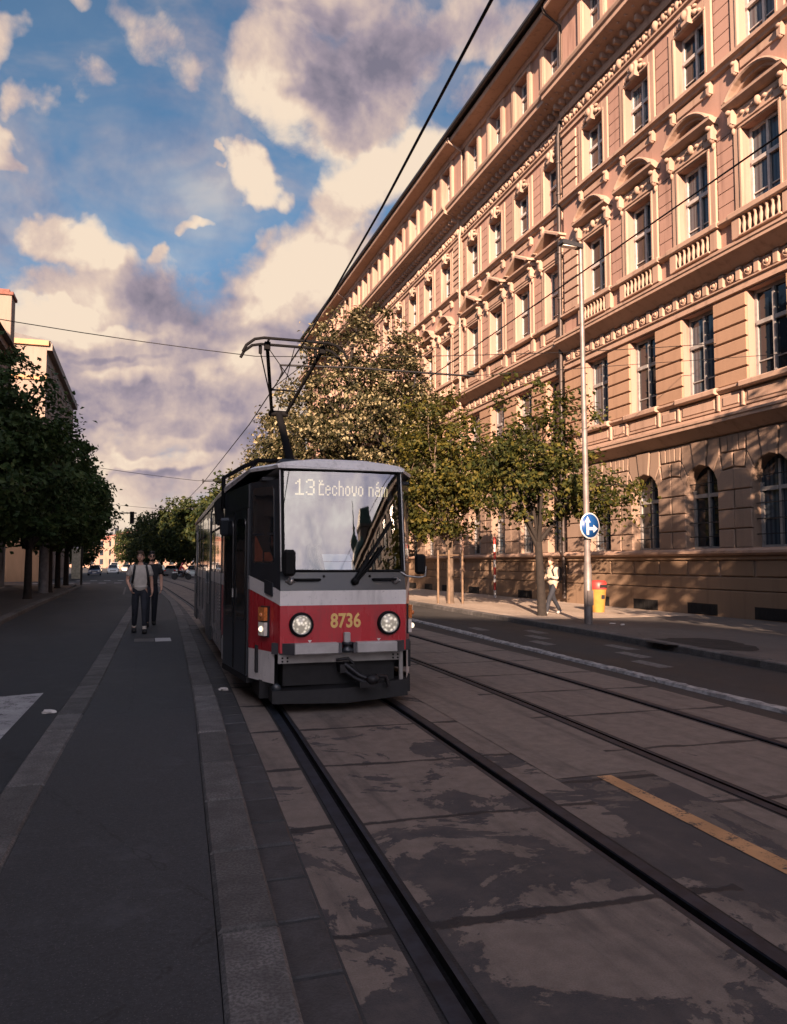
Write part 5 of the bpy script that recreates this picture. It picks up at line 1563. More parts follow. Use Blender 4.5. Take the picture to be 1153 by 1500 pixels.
bn = empty('waste_bin', (14.45, 22.3, .13), R(8), 'tapered yellow waste bin with a red lid against the plinth right of the lamp post', 'waste bin')
MB().lathe([(.18, .0), (.20, .02), (.265, .72), (.28, .74), (.28, .78)], (0, 0, 0), 20).build('body', BINY, bn)
b = MB(); b.lathe([(.285, .76), (.295, .80), (.29, .98), (.24, 1.05), (.001, 1.07)], (0, 0, 0), 20); l_ = b.build('lid', BINR, bn)
b = MB(); b.bbox(-.15, .15, -.305, -.26, .82, .92, .01); b.build('opening', BLK, l_)
b = MB(); b.bbox(-.07, .07, -.255, -.235, .45, .58, .005); b.build('lock_plate', DGREY, bn)
# red and white pole at the wall
b = MB(); hp = empty('striped_pole', (15.9, 33.2, .13), 0, 'thin red and white striped pole standing by the wall behind the staked tree', 'pole')
for i in range(8):
    MB().tube([(0, 0, i * .36), (0, 0, i * .36 + .36)], .06, 10).build('band', BINR if i % 2 else S_WHITE, hp)
# grey post on the left and green post
gp = empty('advert_pillar', (-5.1, 46.0, .13), 0, 'thick pale grey post between the trunks of the left tree row', 'post')
MB().lathe([(.28, 0), (.26, .1), (.25, 3.4), (.28, 3.45), (.001, 3.5)], (0, 0, 0), 14).build('shaft', mat('grey concrete post', (.16, .16, .165), .8, .2, 5, bump=.3), gp)
gp = empty('gate_post', (-6.6, 88, .1), 0, 'pale square post beside the parked blue car beyond the side street', 'post')
MB().bbox(-.45, .45, -.45, .45, 0, 3.2, .04).build('shaft', mat('pale green post', (.30, .29, .22), .8, .2, 4), gp)
MB().bbox(-.52, .52, -.52, .52, 3.2, 3.36, .03).build('cap', S_WHITE, gp)
# traffic lights
tl = empty('traffic_light', (-4.6, 66.5, .13), 0, 'black traffic light hanging from a mast arm over the left road by the crossing', 'traffic light')
b = MB(); b.tube([(0, 0, -.1), (0, 0, 5.6)], .09, 10); b.tube([(0, 0, 5.5), (2, 0, 5.72), (4.1, 0, 5.74)], .05, 8); b.build('mast', DGREY, tl)
def tlhead(x, z, k, rot=0):
    b = MB(); b.bbox(x - .17, x + .17, -.16, .12, z - .5, z + .5, .03); h = b.build('signal_head', T_RUB, tl)
    b = MB()
    for j in range(3): b.lathe([(.10, -.16), (.12, -.30), (.125, -.165)], (x, 0, z + .31 - j * .31), 12, axis=1)
    b.build('hood', T_RUB, h)
tlhead(3.75, 5.35, 0); tlhead(1.9, 5.25, 0)
# overhead wires
WIRE = mat('contact wire', (.012, .012, .014), .5, .1, 3, metal=.5)
def wire(name, pts, r, label, group=None, sag=0.0):
    b = MB(); P = []
    for (a, c) in zip(pts, pts[1:]):
        a, c = Vector(a), Vector(c); n = 8
        for i in range(n): 
            t = i / n; q = a.lerp(c, t); q.z -= sag * 4 * t * (1 - t); P.append(q)
    P.append(Vector(pts[-1]))
    b.tube(P, r, 6)
    return tag(b.build(name, WIRE), label, 'wire', group)
wire('contact_wire', [(1.9, -30, 5.68), (2.22, 4.6, 5.65), (2.42, 7.8, 5.65), (2.63, 12.6, 5.655), (2.79, 21.6, 5.65), (2.75, 38.4, 5.65), (2.2, 64.5, 5.6), (.2, 110, 5.6), (-6, 180, 5.5)], .013, 'contact wire running over the tram and under its pantograph, along the near track')
wire('contact_wire', [(5.1, -20, 5.62), (5.37, 5.2, 5.6), (5.53, 11.6, 5.6), (5.62, 15.2, 5.62), (5.8, 30, 5.6), (5.4, 60, 5.6), (3.4, 110, 5.6)], .010, 'thin contact wire over the empty track, crossing in front of the facade windows')
wire('span_wire', [(-8.75, 20.6, 8.35), (2.73, 20, 7.18), (17.0, 19.2, 8.6)], .011, 'span wire crossing from the left house to the facade behind the pantograph', 'span wires across the street', .15)
wire('span_wire', [(-8.75, 41.5, 7.6), (2.8, 43, 6.25), (17.0, 44.5, 8.4)], .012, 'span wire crossing the street behind the tram roof', 'span wires across the street', .15)
wire('span_wire', [(-6.5, 66, 7.0), (1.9, 66, 6.2), (10.5, 66, 7.2)], .013, 'farthest span wire, crossing above the traffic light', 'span wires across the street', .1)
sp = empty('registration_arm', (2.7, 16, 5.95), 0, 'dark tube arm holding the contact wires just behind the pantograph', 'bracket')
b = MB(); b.tube([(0, 0, .0), (1.6, -.2, .02), (4.3, -.45, -.02)], .022, 8); b.build('arm', WIRE, sp)
b = MB(); b.tube([(0, 0, 0), (.05, .02, -.14), (.0, .1, -.28)], .018, 6); b.ball((4.2, -.45, .05), (.10, .05, .05), 8); b.tube([(2.95, -.3, 0), (2.92, -.25, -.32)], .014, 6); b.build('clamp', WIRE, sp)
wire('span_wire', [(6.95, 15.6, 5.95), (16.9, 14.8, 7.2)], .007, 'short stay wire from the registration arm to the facade', 'span wires across the street')
rg = empty('registration_arm', (2.75, 38.4, 5.75), 0, 'small bracket on the contact wire left of the tram roof', 'bracket')
b = MB(); b.tube([(0, 0, 0), (1.9, .1, .12)], .022, 6); b.tube([(0, 0, .12), (0, 0, -.1)], .03, 6); b.build('arm', WIRE, rg)
# ------------------------------------------------------------------ other houses
P_LEFT = plaster('grey brown plaster', (.26, .215, .19), .4)
P_PALE = plaster('pale cream plaster', (.24, .19, .16), .2)
P_ORNG = plaster('orange plaster', (.44, .25, .14), .2)
P_FAR = plaster('far pink plaster', (.30, .20, .155), .2)
TILE = mat('red roof tile', (.16, .06, .045), .8, .25, 4, bump=.4, bsc=20)
BRICK = mat('chimney brick', (.34, .15, .10), .85, .2, 6, bump=.4)
COPPER = mat('green copper', (.075, .16, .125), .6, .25, 3)
HPANE = glass_dark('house glass', (.02, .026, .034), .06, 1.5, .1)

def house(name, x0, x1, y0, y1, h, m, label, roofm=TILE, ridge=4.5, street='E', floors=4, pitch=2.9, wins=True, ends='', axis='y', cor=P_PALE, eave=.55, gh=1.2, ww=.55):
    # street: side with windows, E = +x, W = -x; ends: also windows on S (-y) / N (+y)
    t = empty(name, ((x0 + x1) / 2, y0, 0), 0, label, 'house')
    O = ((x0 + x1) / 2, y0, 0)
    b = MB(); b.box(x0, x1, y0, y1, 0, h); b.build('wall', m, t, O)
    b = MB(); xm = (x0 + x1) / 2
    e = eave
    b.add([(x0 - e, y0 - .1, h), (x1 + e, y0 - .1, h), (x1 + e, y1 + .1, h), (x0 - e, y1 + .1, h), (xm, y0 - .1, h + ridge), (xm, y1 + .1, h + ridge)], [(0, 1, 2, 3), (1, 2, 5, 4), (0, 3, 5, 4), (0, 1, 4), (2, 3, 5)])
    rf = b.build('roof', roofm, t, O)
    sides = {'E': x1, 'W': x0}
    b = MB(); xs = sides[street]; sg_ = 1 if street == 'E' else -1
    for z, d, hh in ((h - .5, .35, .5), (4.3, .2, .35), (h * .62, .12, .2)):
        b.box(min(xs + sg_ * .004, xs + sg_ * d), max(xs + sg_ * .004, xs + sg_ * d), y0, y1, z, z + hh - .004)
    b.build('cornice', cor, t, O)
    if wins:
        fh = (h - 1.5) / floors
        fr = MB(); 
        def prot():
            f = MB(); f.box(-.02, .10, -ww - .12, -ww, -gh * .02, 2 * gh); f.box(-.02, .10, ww, ww + .12, -.02, 2 * gh); f.box(-.02, .14, -ww - .16, ww + .16, 2 * gh, 2 * gh + .18); f.box(-.02, .16, -ww - .16, ww + .16, -.14, -.02)
            f.box(-.01, .05, -.04, .04, 0, 2 * gh); f.box(-.01, .045, -ww, -.04, 1.35 * gh, 1.42 * gh); f.box(-.01, .045, .04, ww, 1.35 * gh, 1.42 * gh)
            fo = f.build('window', cor, t); p = MB(); p.quad((.02, -ww, 0), (.02, ww, 0), (.02, ww, 2 * gh), (.02, -ww, 2 * gh)); p.build('pane', HPANE, fo)
            return fo
        P = prot(); first = True
        pos = []
        n = max(1, int((y1 - y0 - .8) / pitch))
        for fl in range(floors):
            for k in range(n):
                yy = y0 + (k + .5) * (y1 - y0) / n
                pos.append((xs, yy, 1.3 + fl * fh, 0 if street == 'E' else PI))
        for (x, y, z, rz) in pos[:96]:
            o = P if first else copy_tree(P, t)
            first = False
            o.location = (x - O[0], y - O[1], z); o.rotation_euler = (0, 0, rz)
    return t, O
# left side of the street
t, O = house('apartment_house', -20, -9.7, 40, 63.5, 17.2, P_LEFT, 'dark shaded house at the left picture edge with a steep roof and lit chimney', ROOFM, 6.0, floors=5, eave=.75)
b = MB(); b.bbox(-10.5, -9.2, 59.4, 61.0, 17.0, 20.8, .03); b.bbox(-10.62, -9.08, 59.28, 61.12, 20.8, 21.05, .03, 1); b.box(-10.3, -9.4, 59.6, 60.8, 21.05, 21.3, 1)
b.build('chimney', [P_PALE, TILE], t, O)
t, O = house('apartment_house', -24, -9.3, 81, 112, 23.5, P_PALE, 'tall pale house on the left whose sunlit end wall faces the side street', ROOFM, 1.4, floors=5, eave=.35)
b = MB(); b.box(-24, -9.25, 80.8, 80.99, 19.6, 20.0); b.box(-24, -9.1, 80.7, 80.99, 23.0, 23.5); b.box(-9.29, -8.8, 81, 112, 22.6, 23.3, 1)
b.build('string_course', [P_ORNG, P_LEFT], t, O)
b = MB(); b.box(-23.9, -9.4, 80.85, 80.99, 0, 4.2); b.build('orange_base', P_ORNG, t, O)
b = MB(); b.box(-14.4, -13.2, 80.8, 80.86, .1, 2.9); b.build('door', DGREY, t, O)
# houses behind the camera that shade the street
house('apartment_house', -22, -8.75, -39, 39.5, 14.3, P_LEFT, 'long shaded house along the left pavement beside the camera', TILE, 3.0, floors=4, pitch=3.6)
house('apartment_house', -24, -8.75, -112, -40, 21.0, P_LEFT, 'tall house row behind the camera on the left', TILE, 2.0, floors=6, pitch=6)
# corner building behind the camera on the right, mirrored in the windshield
t, O = house('corner_house', 17.2, 30, -50, -13, 18.3, P_LEFT, 'dark corner house with a small copper dome behind the camera', ROOFM, 2.0, street='W', floors=5)
b = MB(); b.lathe([(1.7, 0), (1.7, 18.2), (1.95, 18.4), (1.95, 18.7), (1.7, 18.8)], (18.6, -50.2, 0), 20); b.build('turret', P_LEFT, t, O)
b = MB(); b.lathe([(1.8, 18.8), (1.7, 19.5), (1.35, 20.2), (.8, 20.7), (.25, 20.95), (.2, 21.3), (.001, 21.4)], (18.6, -50.2, 0), 20); b.build('dome', COPPER, t, O)
ch = empty('church', (21.5, -61, 0), 0, 'dark church behind the camera with a square tower and a slender spire', 'church')
MB().box(-2, 10, -9, 4, 0, 14).build('wall', P_LEFT, ch)
b = MB(); b.bbox(-.9, 1.3, .4, 2.6, 0, 25.0, .05); b.bbox(-1.1, 1.5, .2, 2.8, 25.0, 25.4, .05); b.build('tower', P_LEFT, ch)
b = MB(); b.add([(-1.1, .2, 25.4), (1.5, .2, 25.4), (1.5, 2.8, 25.4), (-1.1, 2.8, 25.4), (-.7, .6, 27.2), (1.1, .6, 27.6), (1.1, 2.4, 27.6), (-.7, 2.4, 27.2)], [(0, 1, 5, 4), (1, 2, 6, 5), (2, 3, 7, 6), (3, 0, 4, 7), (4, 5, 6, 7)]); b.build('tower_roof', COPPER, ch)
b = MB(); b.lathe([(.8, 14), (.8, 22.6), (.35, 23.4), (.35, 23.8), (.8, 24.6), (.8, 25.2), (.3, 26.0), (.18, 26.4), (.32, 26.7), (.12, 27.0), (.05, 30), (.001, 30.2)], (-.9, -3.0, 0), 14); b.build('spire', COPPER, ch)
# far houses at the end of the street
for i, (x0, x1, y0, y1, h, lb) in enumerate((
        (-3.0, 14, 232, 262, 10.8, 'tallest pale pink house at the far end of the street, above the walking men'),
        (-9.5, 8, 264, 300, 10.6, 'second pale pink far house, stepping down behind the tallest one'),
        (-19, 0, 302, 350, 10.2, 'red roofed far house left of the pale pink ones'),
        (-34, -12, 352, 420, 10.0, 'farthest pale house at the bend of the street'))):
    t, O = house('apartment_house', x0, x1, y0, y1, h, P_FAR, lb, TILE, 2.2, street='W', floors=4, pitch=3.4)
    e_ = MB(); nn = 0
    for fl in range(4):
        for k in range(4):
            xx = x0 + 1.6 + k * 3.2
            if xx < x1 - 1: e_.box(xx - .6, xx + .6, y0 - .06, y0 - .004, 1.3 + fl * 3.3, 3.3 + fl * 3.3)
    e_.build('window', HPANE, t, O)
# ------------------------------------------------------------------ vehicles
C_GLASS = glass_dark('car glass', (.012, .015, .018), .05, 1.6)
TYRE = mat('tyre rubber', (.012, .012, .013), .8)
ALLOY = mat('wheel rim', (.28, .28, .29), .35, .1, 8, metal=.8)
TAIL = mat('tail lamp red', (.40, .02, .02), .25, .1, 8, coat=.5)
PLATE = mat('number plate', (.65, .65, .63), .5)
def paint(name, c): return mat(name, c, .28, .05, 2, coat=.8)
CP = {k: paint(k + ' car paint', c) for k, c in dict(blue=(.03, .055, .11), white=(.62, .62, .60), silver=(.30, .31, .32), dark=(.018, .018, .022), red=(.30, .02, .02), beige=(.42, .38, .30), grey=(.12, .125, .13)).items()}
def make_car(pm, L=4.3, W=.88, Hh=1.46, wagon=False, van=False):
    root = empty('parked_car', (0, 0, 0))
    # body: cross sections along y (front at y=0)
    if van: prof = [(0, .62), (.06, .95), (.9, 1.15), (1.5, 1.25), (L - .1, 1.25), (L, .7)]
    else: prof = [(0, .50), (.05, .68), (.35, .80), (1.15, .92), (1.5, .95), (L - .9, .98), (L - .2, .95), (L - .03, .80), (L, .5)]
    b = MB(); rows = []
    for y, z in prof:
        e = 1 if .3 < y < L - .3 else .90
        w_ = W * e
        rows.append([(-w_ * .94, y, .24), (-w_, y, .45), (-w_ * .985, y, max(.46, z - .12)), (-w_ * .90, y, z), (0, y, z + .03), (w_ * .90, y, z), (w_ * .985, y, max(.46, z - .12)), (w_, y, .45), (w_ * .94, y, .24)])
    n = 9
    b.add([p for r_ in rows for p in r_], [(i * n + k, i * n + k + 1, (i + 1) * n + k + 1, (i + 1) * n + k) for i in range(len(rows) - 1) for k in range(n - 1)] + [tuple(range(n)), tuple(range((len(rows)) * n - 1, (len(rows) - 1) * n - 1, -1))] + [(i * n, (i + 1) * n, (i + 1) * n + n - 1, i * n + n - 1) for i in range(len(rows) - 1)])
    b.build('body', pm, root)
    # cabin
    if van: A = [(1.0, 1.18), (1.75, Hh), (L - .3, Hh), (L - .05, 1.2)]
    elif wagon: A = [(1.1, .93), (1.95, Hh), (L - .75, Hh - .02), (L - .1, .97)]
    else: A = [(1.1, .93), (1.95, Hh), (3.0, Hh), (L - .55, .97)]
    wt = W * .70; wb = W * .90
    pts = [(s * (wb if i in (0, 3) else wt), y, z) for s in (-1, 1) for i, (y, z) in enumerate(A)]
    b = MB(); b.add(pts, [(0, 1, 2, 3), (4, 5, 6, 7), (1, 2, 6, 5), (0, 1, 5, 4), (2, 3, 7, 6)]); b.build('cabin', pm, root)
    def lerp(a, c, t): return tuple(a[i] + (c[i] - a[i]) * t for i in range(3))
    def pane(nm, q, off):
        cx = [sum(p[i] for p in q) / 4 for i in range(3)]
        q2 = [lerp(p, cx, .12) for p in q]; q2 = [(p[0] + off[0], p[1] + off[1], p[2] + off[2]) for p in q2]
        MB().add(q2, [(0, 1, 2, 3)]).build(nm, C_GLASS, root)
    pane('windshield', (pts[0], pts[4], pts[5], pts[1]), (0, -.012, .008)); pane('rear_window', (pts[3], pts[7], pts[6], pts[2]), (0, .012, .006))
    for s, o in ((-1, 0), (1, 4)):
        m0 = lerp(pts[o + 0], pts[o + 3], .5); m1 = lerp(pts[o + 1], pts[o + 2], .45)
        pane('side_window', (pts[o], m0, m1, pts[o + 1]), (s * .012, 0, .004)); pane('side_window', (m0, pts[o + 3], pts[o + 2], m1), (s * .012, 0, .004))
    for s in (-1, 1):
        for y in (.78, L - .8):
            b = MB(); b.lathe([(.12, -.10), (.29, -.10), (.32, -.06), (.32, .06), (.29, .10), (.22, .105)], (s * (W - .08), y, .32), 16, axis=0); wl = b.build('wheel', TYRE, root)
            b = MB(); b.lathe([(.21, s * .09), (.20, s * .112), (.06, s * .10), (.001, s * .105)], (s * (W - .08), y, .32), 12, axis=0); b.build('rim', ALLOY, wl)
        b = MB(); b.ball((s * W * .66, .10, .66), (.17, .10, .085), 8); b.build('headlight', T_LENS, root)
        b = MB(); b.bbox(s * W * .74 - .12, s * W * .74 + .12, L - .09, L - .01, .66, .86, .02); b.build('tail_lamp', TAIL, root)
        b = MB(); b.bbox(s * (W + .06) - .07, s * (W + .06) + .07, 1.25, 1.36, .93, 1.06, .02); b.build('mirror', T_RUB, root)
    b = MB(); b.box(-.26, .26, -.012, .02, .36, .47); b.build('number_plate', PLATE, root)
    b = MB(); b.box(-.48, .48, -.004, .05, .50, .60); b.build('grille', T_RUB, root)
    return root
def put(o, x, y, rz, label, group, z=0.0):
    o.location = (x, y, z); o.rotation_euler = (0, 0, R(rz)); tag(o, label, 'car', group); return o
def repaint(o, pm):
    for ch in kids(o):
        if ch.name.split('.')[0] in ('body', 'cabin'):
            ch.data = ch.data.copy(); ch.data.materials.clear(); ch.data.materials.append(pm)
GR_ = 'cars along the far street'
c0 = make_car(CP['blue']); c1 = make_car(CP['white'], 4.5, .90, 1.5, True); c2 = make_car(CP['white'], 4.9, .95, 1.95, False, True)
put(c0, -6.45, 118, 2, 'dark blue car facing the camera on the left road beyond the crossing', GR_)
put(c1, -4.55, 136, 2, 'white car facing the camera right of the dark blue one', GR_)
put(c2, -5.6, 176, 4, 'white van behind the white car on the far road', GR_)
def more(src, pm, *a):
    o = copy_tree(src); KIDS.clear(); repaint(o, CP[pm]); put(o, *a); return o
more(c1, 'dark', -13.2, 76.5, 90, 'dark parked car seen from the side under the left trees', 'cars in the side street')
more(c0, 'silver', .6, 118, 178, 'silver parked car just right of the man in black', GR_)
more(c1, 'beige', 2.7, 116, 170, 'beige estate car in the parked row left of the motorcycle', GR_)
more(c0, 'grey', 4.4, 114, 170, 'grey parked car behind the motorcycle rider', GR_)
more(c1, 'silver', 6.3, 98, 174, 'silver car half hidden behind the tram end, right of the motorcycle', GR_)
more(c2, 'grey', 1.2, 136, 176, 'grey van in the second row behind the silver parked car', GR_)
more(c0, 'beige', -8.2, 160, 4, 'small beige car far left behind the dark blue one', GR_)
more(c1, 'white', -3.0, 168, 4, 'white estate car farther behind the walking men', GR_)
more(c0, 'red', 5.6, 126, 172, 'red car at the back of the parked row behind the motorcycle', GR_)
more(c1, 'grey', -1.3, 150, 175, 'grey estate car parked far behind the two men', GR_)
# ------------------------------------------------------------------ motorcycle
mc = empty('motorcycle', (4.0, 84.5, 0), R(82), 'black and white motorcycle ridden by a person in red at the crossing', 'motorcycle')
for y in (-.72, .70):
    b = MB(); b.lathe([(.24, -.05), (.30, -.06), (.33, 0), (.30, .06), (.24, .05)], (0, y, .33), 20, axis=0); wl = b.build('wheel', TYRE, mc)
    b = MB(); b.lathe([(.24, -.03), (.2, -.02), (.05, -.05), (.05, .05), (.2, .02), (.24, .03)], (0, y, .33), 14, axis=0); b.build('rim', ALLOY, wl)
b = MB(); b.ball((0, -.15, .82), (.17, .32, .17), 10); b.ball((0, -.5, .72), (.20, .25, .28), 10); b.ball((0, .0, .45), (.2, .38, .2), 8); b.build('body', CP['dark'], mc)
b = MB(); b.ball((0, -.62, .85), (.19, .18, .26), 10); b.bbox(-.16, .16, .35, .95, .72, .84, .04); b.build('fairing', CP['white'], mc)
b = MB(); b.bbox(-.14, .14, .05, .75, .80, .92, .05); b.build('seat', T_RUB, mc)
b = MB(); b.tube([(-.36, -.35, 1.02), (-.15, -.5, 1.0), (.15, -.5, 1.0), (.36, -.35, 1.02)], .02, 6); b.tube([(0, -.5, 1.0), (0, -.72, .33)], .045, 8); b.tube([(.16, .1, .35), (.18, .8, .45)], .06, 8); b.build('handlebar', DGREY, mc)
b = MB(); b.ball((0, -.80, .86), (.11, .06, .10), 8); b.build('headlight', T_LENS, mc)
# ------------------------------------------------------------------ people
SKIN = mat('skin', (.55, .31, .22), .55, .06, 8)
SKINL = mat('skin lit', (.50, .30, .22), .55, .06, 8)
HAIRB = mat('brown hair', (.060, .034, .020), .6, .3, 30)
HAIRD = mat('black hair', (.010, .008, .008), .55, .3, 30)
GREYT = mat('grey shirt', (.46, .42, .375), .85, .12, 7, bump=.3, bsc=20)
BLACKT = mat('black shirt', (.010, .011, .013), .85, .2, 7)
CREAMT = mat('cream shirt', (.42, .36, .29), .85, .1, 7)
REDJ = mat('red jacket', (.36, .03, .03), .7, .1, 7)
JEAN = mat('dark trousers', (.014, .017, .026), .85, .2, 8)
SHOE = mat('dark shoes', (.012, .012, .013), .6, .2, 8)
SHOEW = mat('pale sneakers', (.35, .32, .30), .6, .1, 8)
SOCK = mat('pale sock', (.5, .45, .4), .8)
BAG = mat('black backpack', (.010, .011, .013), .75, .2, 10)
EYE = mat('eye white', (.7, .68, .65), .3); IRIS = mat('iris', (.02, .015, .012), .3)
LIP = mat('lips', (.32, .13, .10), .5)
def person(loc, rz, label, J, shirt, hair, trous=JEAN, shoe=SHOE, long_sleeve=False, hk=1.0, glasses=False, curl=(.9, .9), headturn=0.0, group=None, socks=True, beard=False):
    """faces -y; J: joints dictionary (right = the person's own right at -x)"""
    p = empty('person', loc, rz, label, 'person', group)
    order = ['pel', 'spi', 'che', 'nec', 'hea', 'shL', 'elL', 'wrL', 'haL', 'shR', 'elR', 'wrR', 'haR', 'hiL', 'knL', 'anL', 'toL', 'hiR', 'knR', 'anR', 'toR']
    rad = dict(pel=(.135, .105), spi=(.125, .095), che=(.15, .105), nec=(.055, .06), hea=(.05, .055), shL=.062, elL=.043, wrL=.030, haL=(.036, .022), shR=.062, elR=.043, wrR=.030, haR=(.036, .022),
               hiL=.092, knL=.060, anL=.034, toL=.016, hiR=.092, knR=.060, anR=.034, toR=.016)
    E = [('pel', 'spi'), ('spi', 'che'), ('che', 'nec'), ('nec', 'hea')]
    for s in 'LR':
        E += [('che', 'sh' + s), ('sh' + s, 'el' + s), ('el' + s, 'wr' + s), ('wr' + s, 'ha' + s), ('pel', 'hi' + s), ('hi' + s, 'kn' + s), ('kn' + s, 'an' + s), ('an' + s, 'to' + s)]
    ix = {k: i for i, k in enumerate(order)}
    JB = dict(J)
    for s in 'LR': JB['to' + s] = tuple(Vector(J['an' + s]).lerp(Vector(J['to' + s]), .35))
    me = skin([JB[k] for k in order], [(ix[a], ix[b]) for a, b in E], [rad[k] for k in order], 2)
    b = MB(); mesh_into(b, me)
    # head with face
    hc = Vector(J['hea']) + Vector((0, -.012, .085))
    rot = Matrix.Rotation(headturn, 3, 'Z')
    def hp(x, y, z): return tuple(hc + rot @ Vector((x, y, z)))
    N, M_ = 16, 12; vs = []
    for i in range(M_ + 1):
        t = PI * i / M_
        for j in range(N):
            a = 2 * PI * j / N
            x, y, z = .076 * math.sin(t) * math.cos(a), .098 * math.sin(t) * math.sin(a), .122 * math.cos(t)
            if z < -.02: k = 1 - .35 * min(1, (-z - .02) / .1); x *= k; y = y * (1 - .18 * min(1, (-z - .02) / .1)) - .012 * min(1, (-z - .02) / .1)
            if y < -.05 and abs(z) < .05: y += .008
            vs.append(hp(x, y, z))
    b.add(vs, [(i * N + j, (i + 1) * N + j, (i + 1) * N + (j + 1) % N, i * N + (j + 1) % N) for i in range(M_) for j in range(N)], 0, True)
    b.add([hp(-.011, -.088, .022), hp(.011, -.088, .022), hp(-.018, -.090, -.026), hp(.018, -.090, -.026), hp(0, -.122, -.022), hp(0, -.094, .03)], [(0, 5, 4, 2), (5, 1, 3, 4), (2, 4, 3)], 0, True)
    for s in (-1, 1):
        b.ball(hp(s * .078, .008, -.005), (.012, .022, .032), 8)
        b.ball(hp(s * .030, -.083, .014), (.014, .010, .008), 8, 1); b.ball(hp(s * .030, -.092, .014), (.006, .004, .006), 6, 2)
        b.ball(hp(s * .030, -.088, .034), (.020, .008, .005), 6, 4)
    b.ball(hp(0, -.090, -.058), (.022, .010, .007), 8, 3)
    # hands: palm, four fingers of unequal length and a thumb, part of the body mesh
    for s, sg_, cu in (('L', 1, curl[0]), ('R', -1, curl[1])):
        w_, h_ = Vector(J['wr' + s]), Vector(J['ha' + s])
        d = (h_ - w_).normalized(); 
        palmn = Vector((-sg_, 0, 0)); side = d.cross(palmn).normalized(); palmn = side.cross(d).normalized()
        if side.y > 0: side = -side          # thumb side points forward
        for k, (o, ln) in enumerate(((-.030, .062), (-.010, .076), (.011, .080), (.031, .072))):
            q = h_ + side * o * -1 * -1; q = h_ + side * o + d * .012
            a1 = d.lerp(palmn, .25 * cu).normalized(); a2 = d.lerp(palmn, .75 * cu).normalized()
            b.tube([q - d * .03, q, q + a1 * ln * .5, q + a1 * ln * .5 + a2 * ln * .5], [.009, .0095, .0085, .006], 6)
        q = w_ + d * .03 + side * .026
        b.tube([q - side * .01, q + side * .018 + d * .022, q + side * .020 + d * .05 + palmn * .01], [.011, .0105, .007], 6)
    b.build('body', [SKIN, EYE, IRIS, LIP, hair], p)
    # hair
    hb = MB(); vs = []
    for i in range(9):
        t = PI * .56 * i / 8
        for j in range(N):
            a = 2 * PI * j / N; front = max(0, -math.sin(a))
            tt = t * (1 - .36 * front)
            k = 1.10 + .05 * math.sin(5 * a + i)
            vs.append(hp(.078 * k * math.sin(tt) * math.cos(a), .102 * k * math.sin(tt) * math.sin(a) + .004, .124 * (k + .05 * front) * math.cos(tt) + .004))
    hb.add(vs, [(i * N + j, (i + 1) * N + j, (i + 1) * N + (j + 1) % N, i * N + (j + 1) % N) for i in range(8) for j in range(N)], 0, True)
    for k in range(10):
        a = rnd.uniform(0, 6.28); hb.ball(hp(.05 * math.cos(a), .05 * math.sin(a) - .015, .115), (.032, .032, .024), 6)
    if beard: hb.ball(hp(0, -.066, -.088), (.045, .032, .026), 8)
    hb.build('hair', hair, p)
    if glasses:
        gb = MB()
        for s in (-1, 1):
            gb.ball(hp(s * .033, -.098, .014), (.026, .008, .019), 8); gb.tube([hp(s * .058, -.094, .018), hp(s * .08, .0, .014)], .004, 5)
        gb.tube([hp(-.01, -.102, .018), hp(.01, -.102, .018)], .004, 5)
        gb.build('sunglasses', T_RUB, p)
    # shirt
    def lp(a, c, t): return tuple(Vector(J[a]).lerp(Vector(J[c]), t))
    dn = .10
    sv = [tuple(Vector(J['pel']) + Vector((0, 0, -.075))), lp('pel', 'spi', .5), J['spi'], J['che'], lp('che', 'nec', .85)]
    sr = [(.178, .142), (.160, .128), (.156, .124), (.180, .134), (.070, .076)]
    se = [(0, 1), (1, 2), (2, 3), (3, 4)]
    for s in 'LR':
        o = len(sv)
        if long_sleeve:
            sv += [J['sh' + s], J['el' + s], lp('el' + s, 'wr' + s, .93)]; sr += [.082, .060, .043]; se += [(3, o), (o, o + 1), (o + 1, o + 2)]
        else:
            sv += [J['sh' + s], lp('sh' + s, 'el' + s, .72)]; sr += [.080, .076]; se += [(3, o), (o, o + 1)]
    me = skin(sv, se, sr, 2, 2); b = MB(); mesh_into(b, me); b.build('shirt', shirt, p)
    # trousers
    tv = [tuple(Vector(J['pel']) + Vector((0, 0, .14))), tuple(Vector(J['pel']) + Vector((0, 0, -.06)))]; trr = [(.140, .112), (.160, .128)]; te = [(0, 1)]
    for s in 'LR':
        o = len(tv); tv += [J['hi' + s], J['kn' + s], lp('kn' + s, 'an' + s, .93 if socks else 1.04)]; trr += [.105, .078, .058]; te += [(1, o), (o, o + 1), (o + 1, o + 2)]
    me = skin(tv, te, trr, 2, 1); b = MB(); mesh_into(b, me); b.build('trousers', trous, p)
    for s in 'LR':
        a, t = Vector(J['an' + s]), Vector(J['to' + s]); d = (t - a); d.z = 0; d.normalize()
        a0 = Vector((a.x, a.y, t.z))
        me = skin([tuple(a0 - d * .055 + Vector((0, 0, .010))), tuple(a0 + d * .05 + Vector((0, 0, .016))), tuple(a0 + d * .15 + Vector((0, 0, -.002))), tuple(a + Vector((0, 0, -.01)))], [(0, 1), (1, 2), (0, 3)], [(.052, .056), (.058, .056), (.052, .042), .052], 2)
        b = MB(); mesh_into(b, me); b.build('shoe', shoe, p)
        if socks:
            b = MB(); b.tube([tuple(a + Vector((0, 0, -.0))), tuple(a + Vector((0, 0, .07)))], .047, 10); b.build('sock', SOCK, p)
    return p, hp
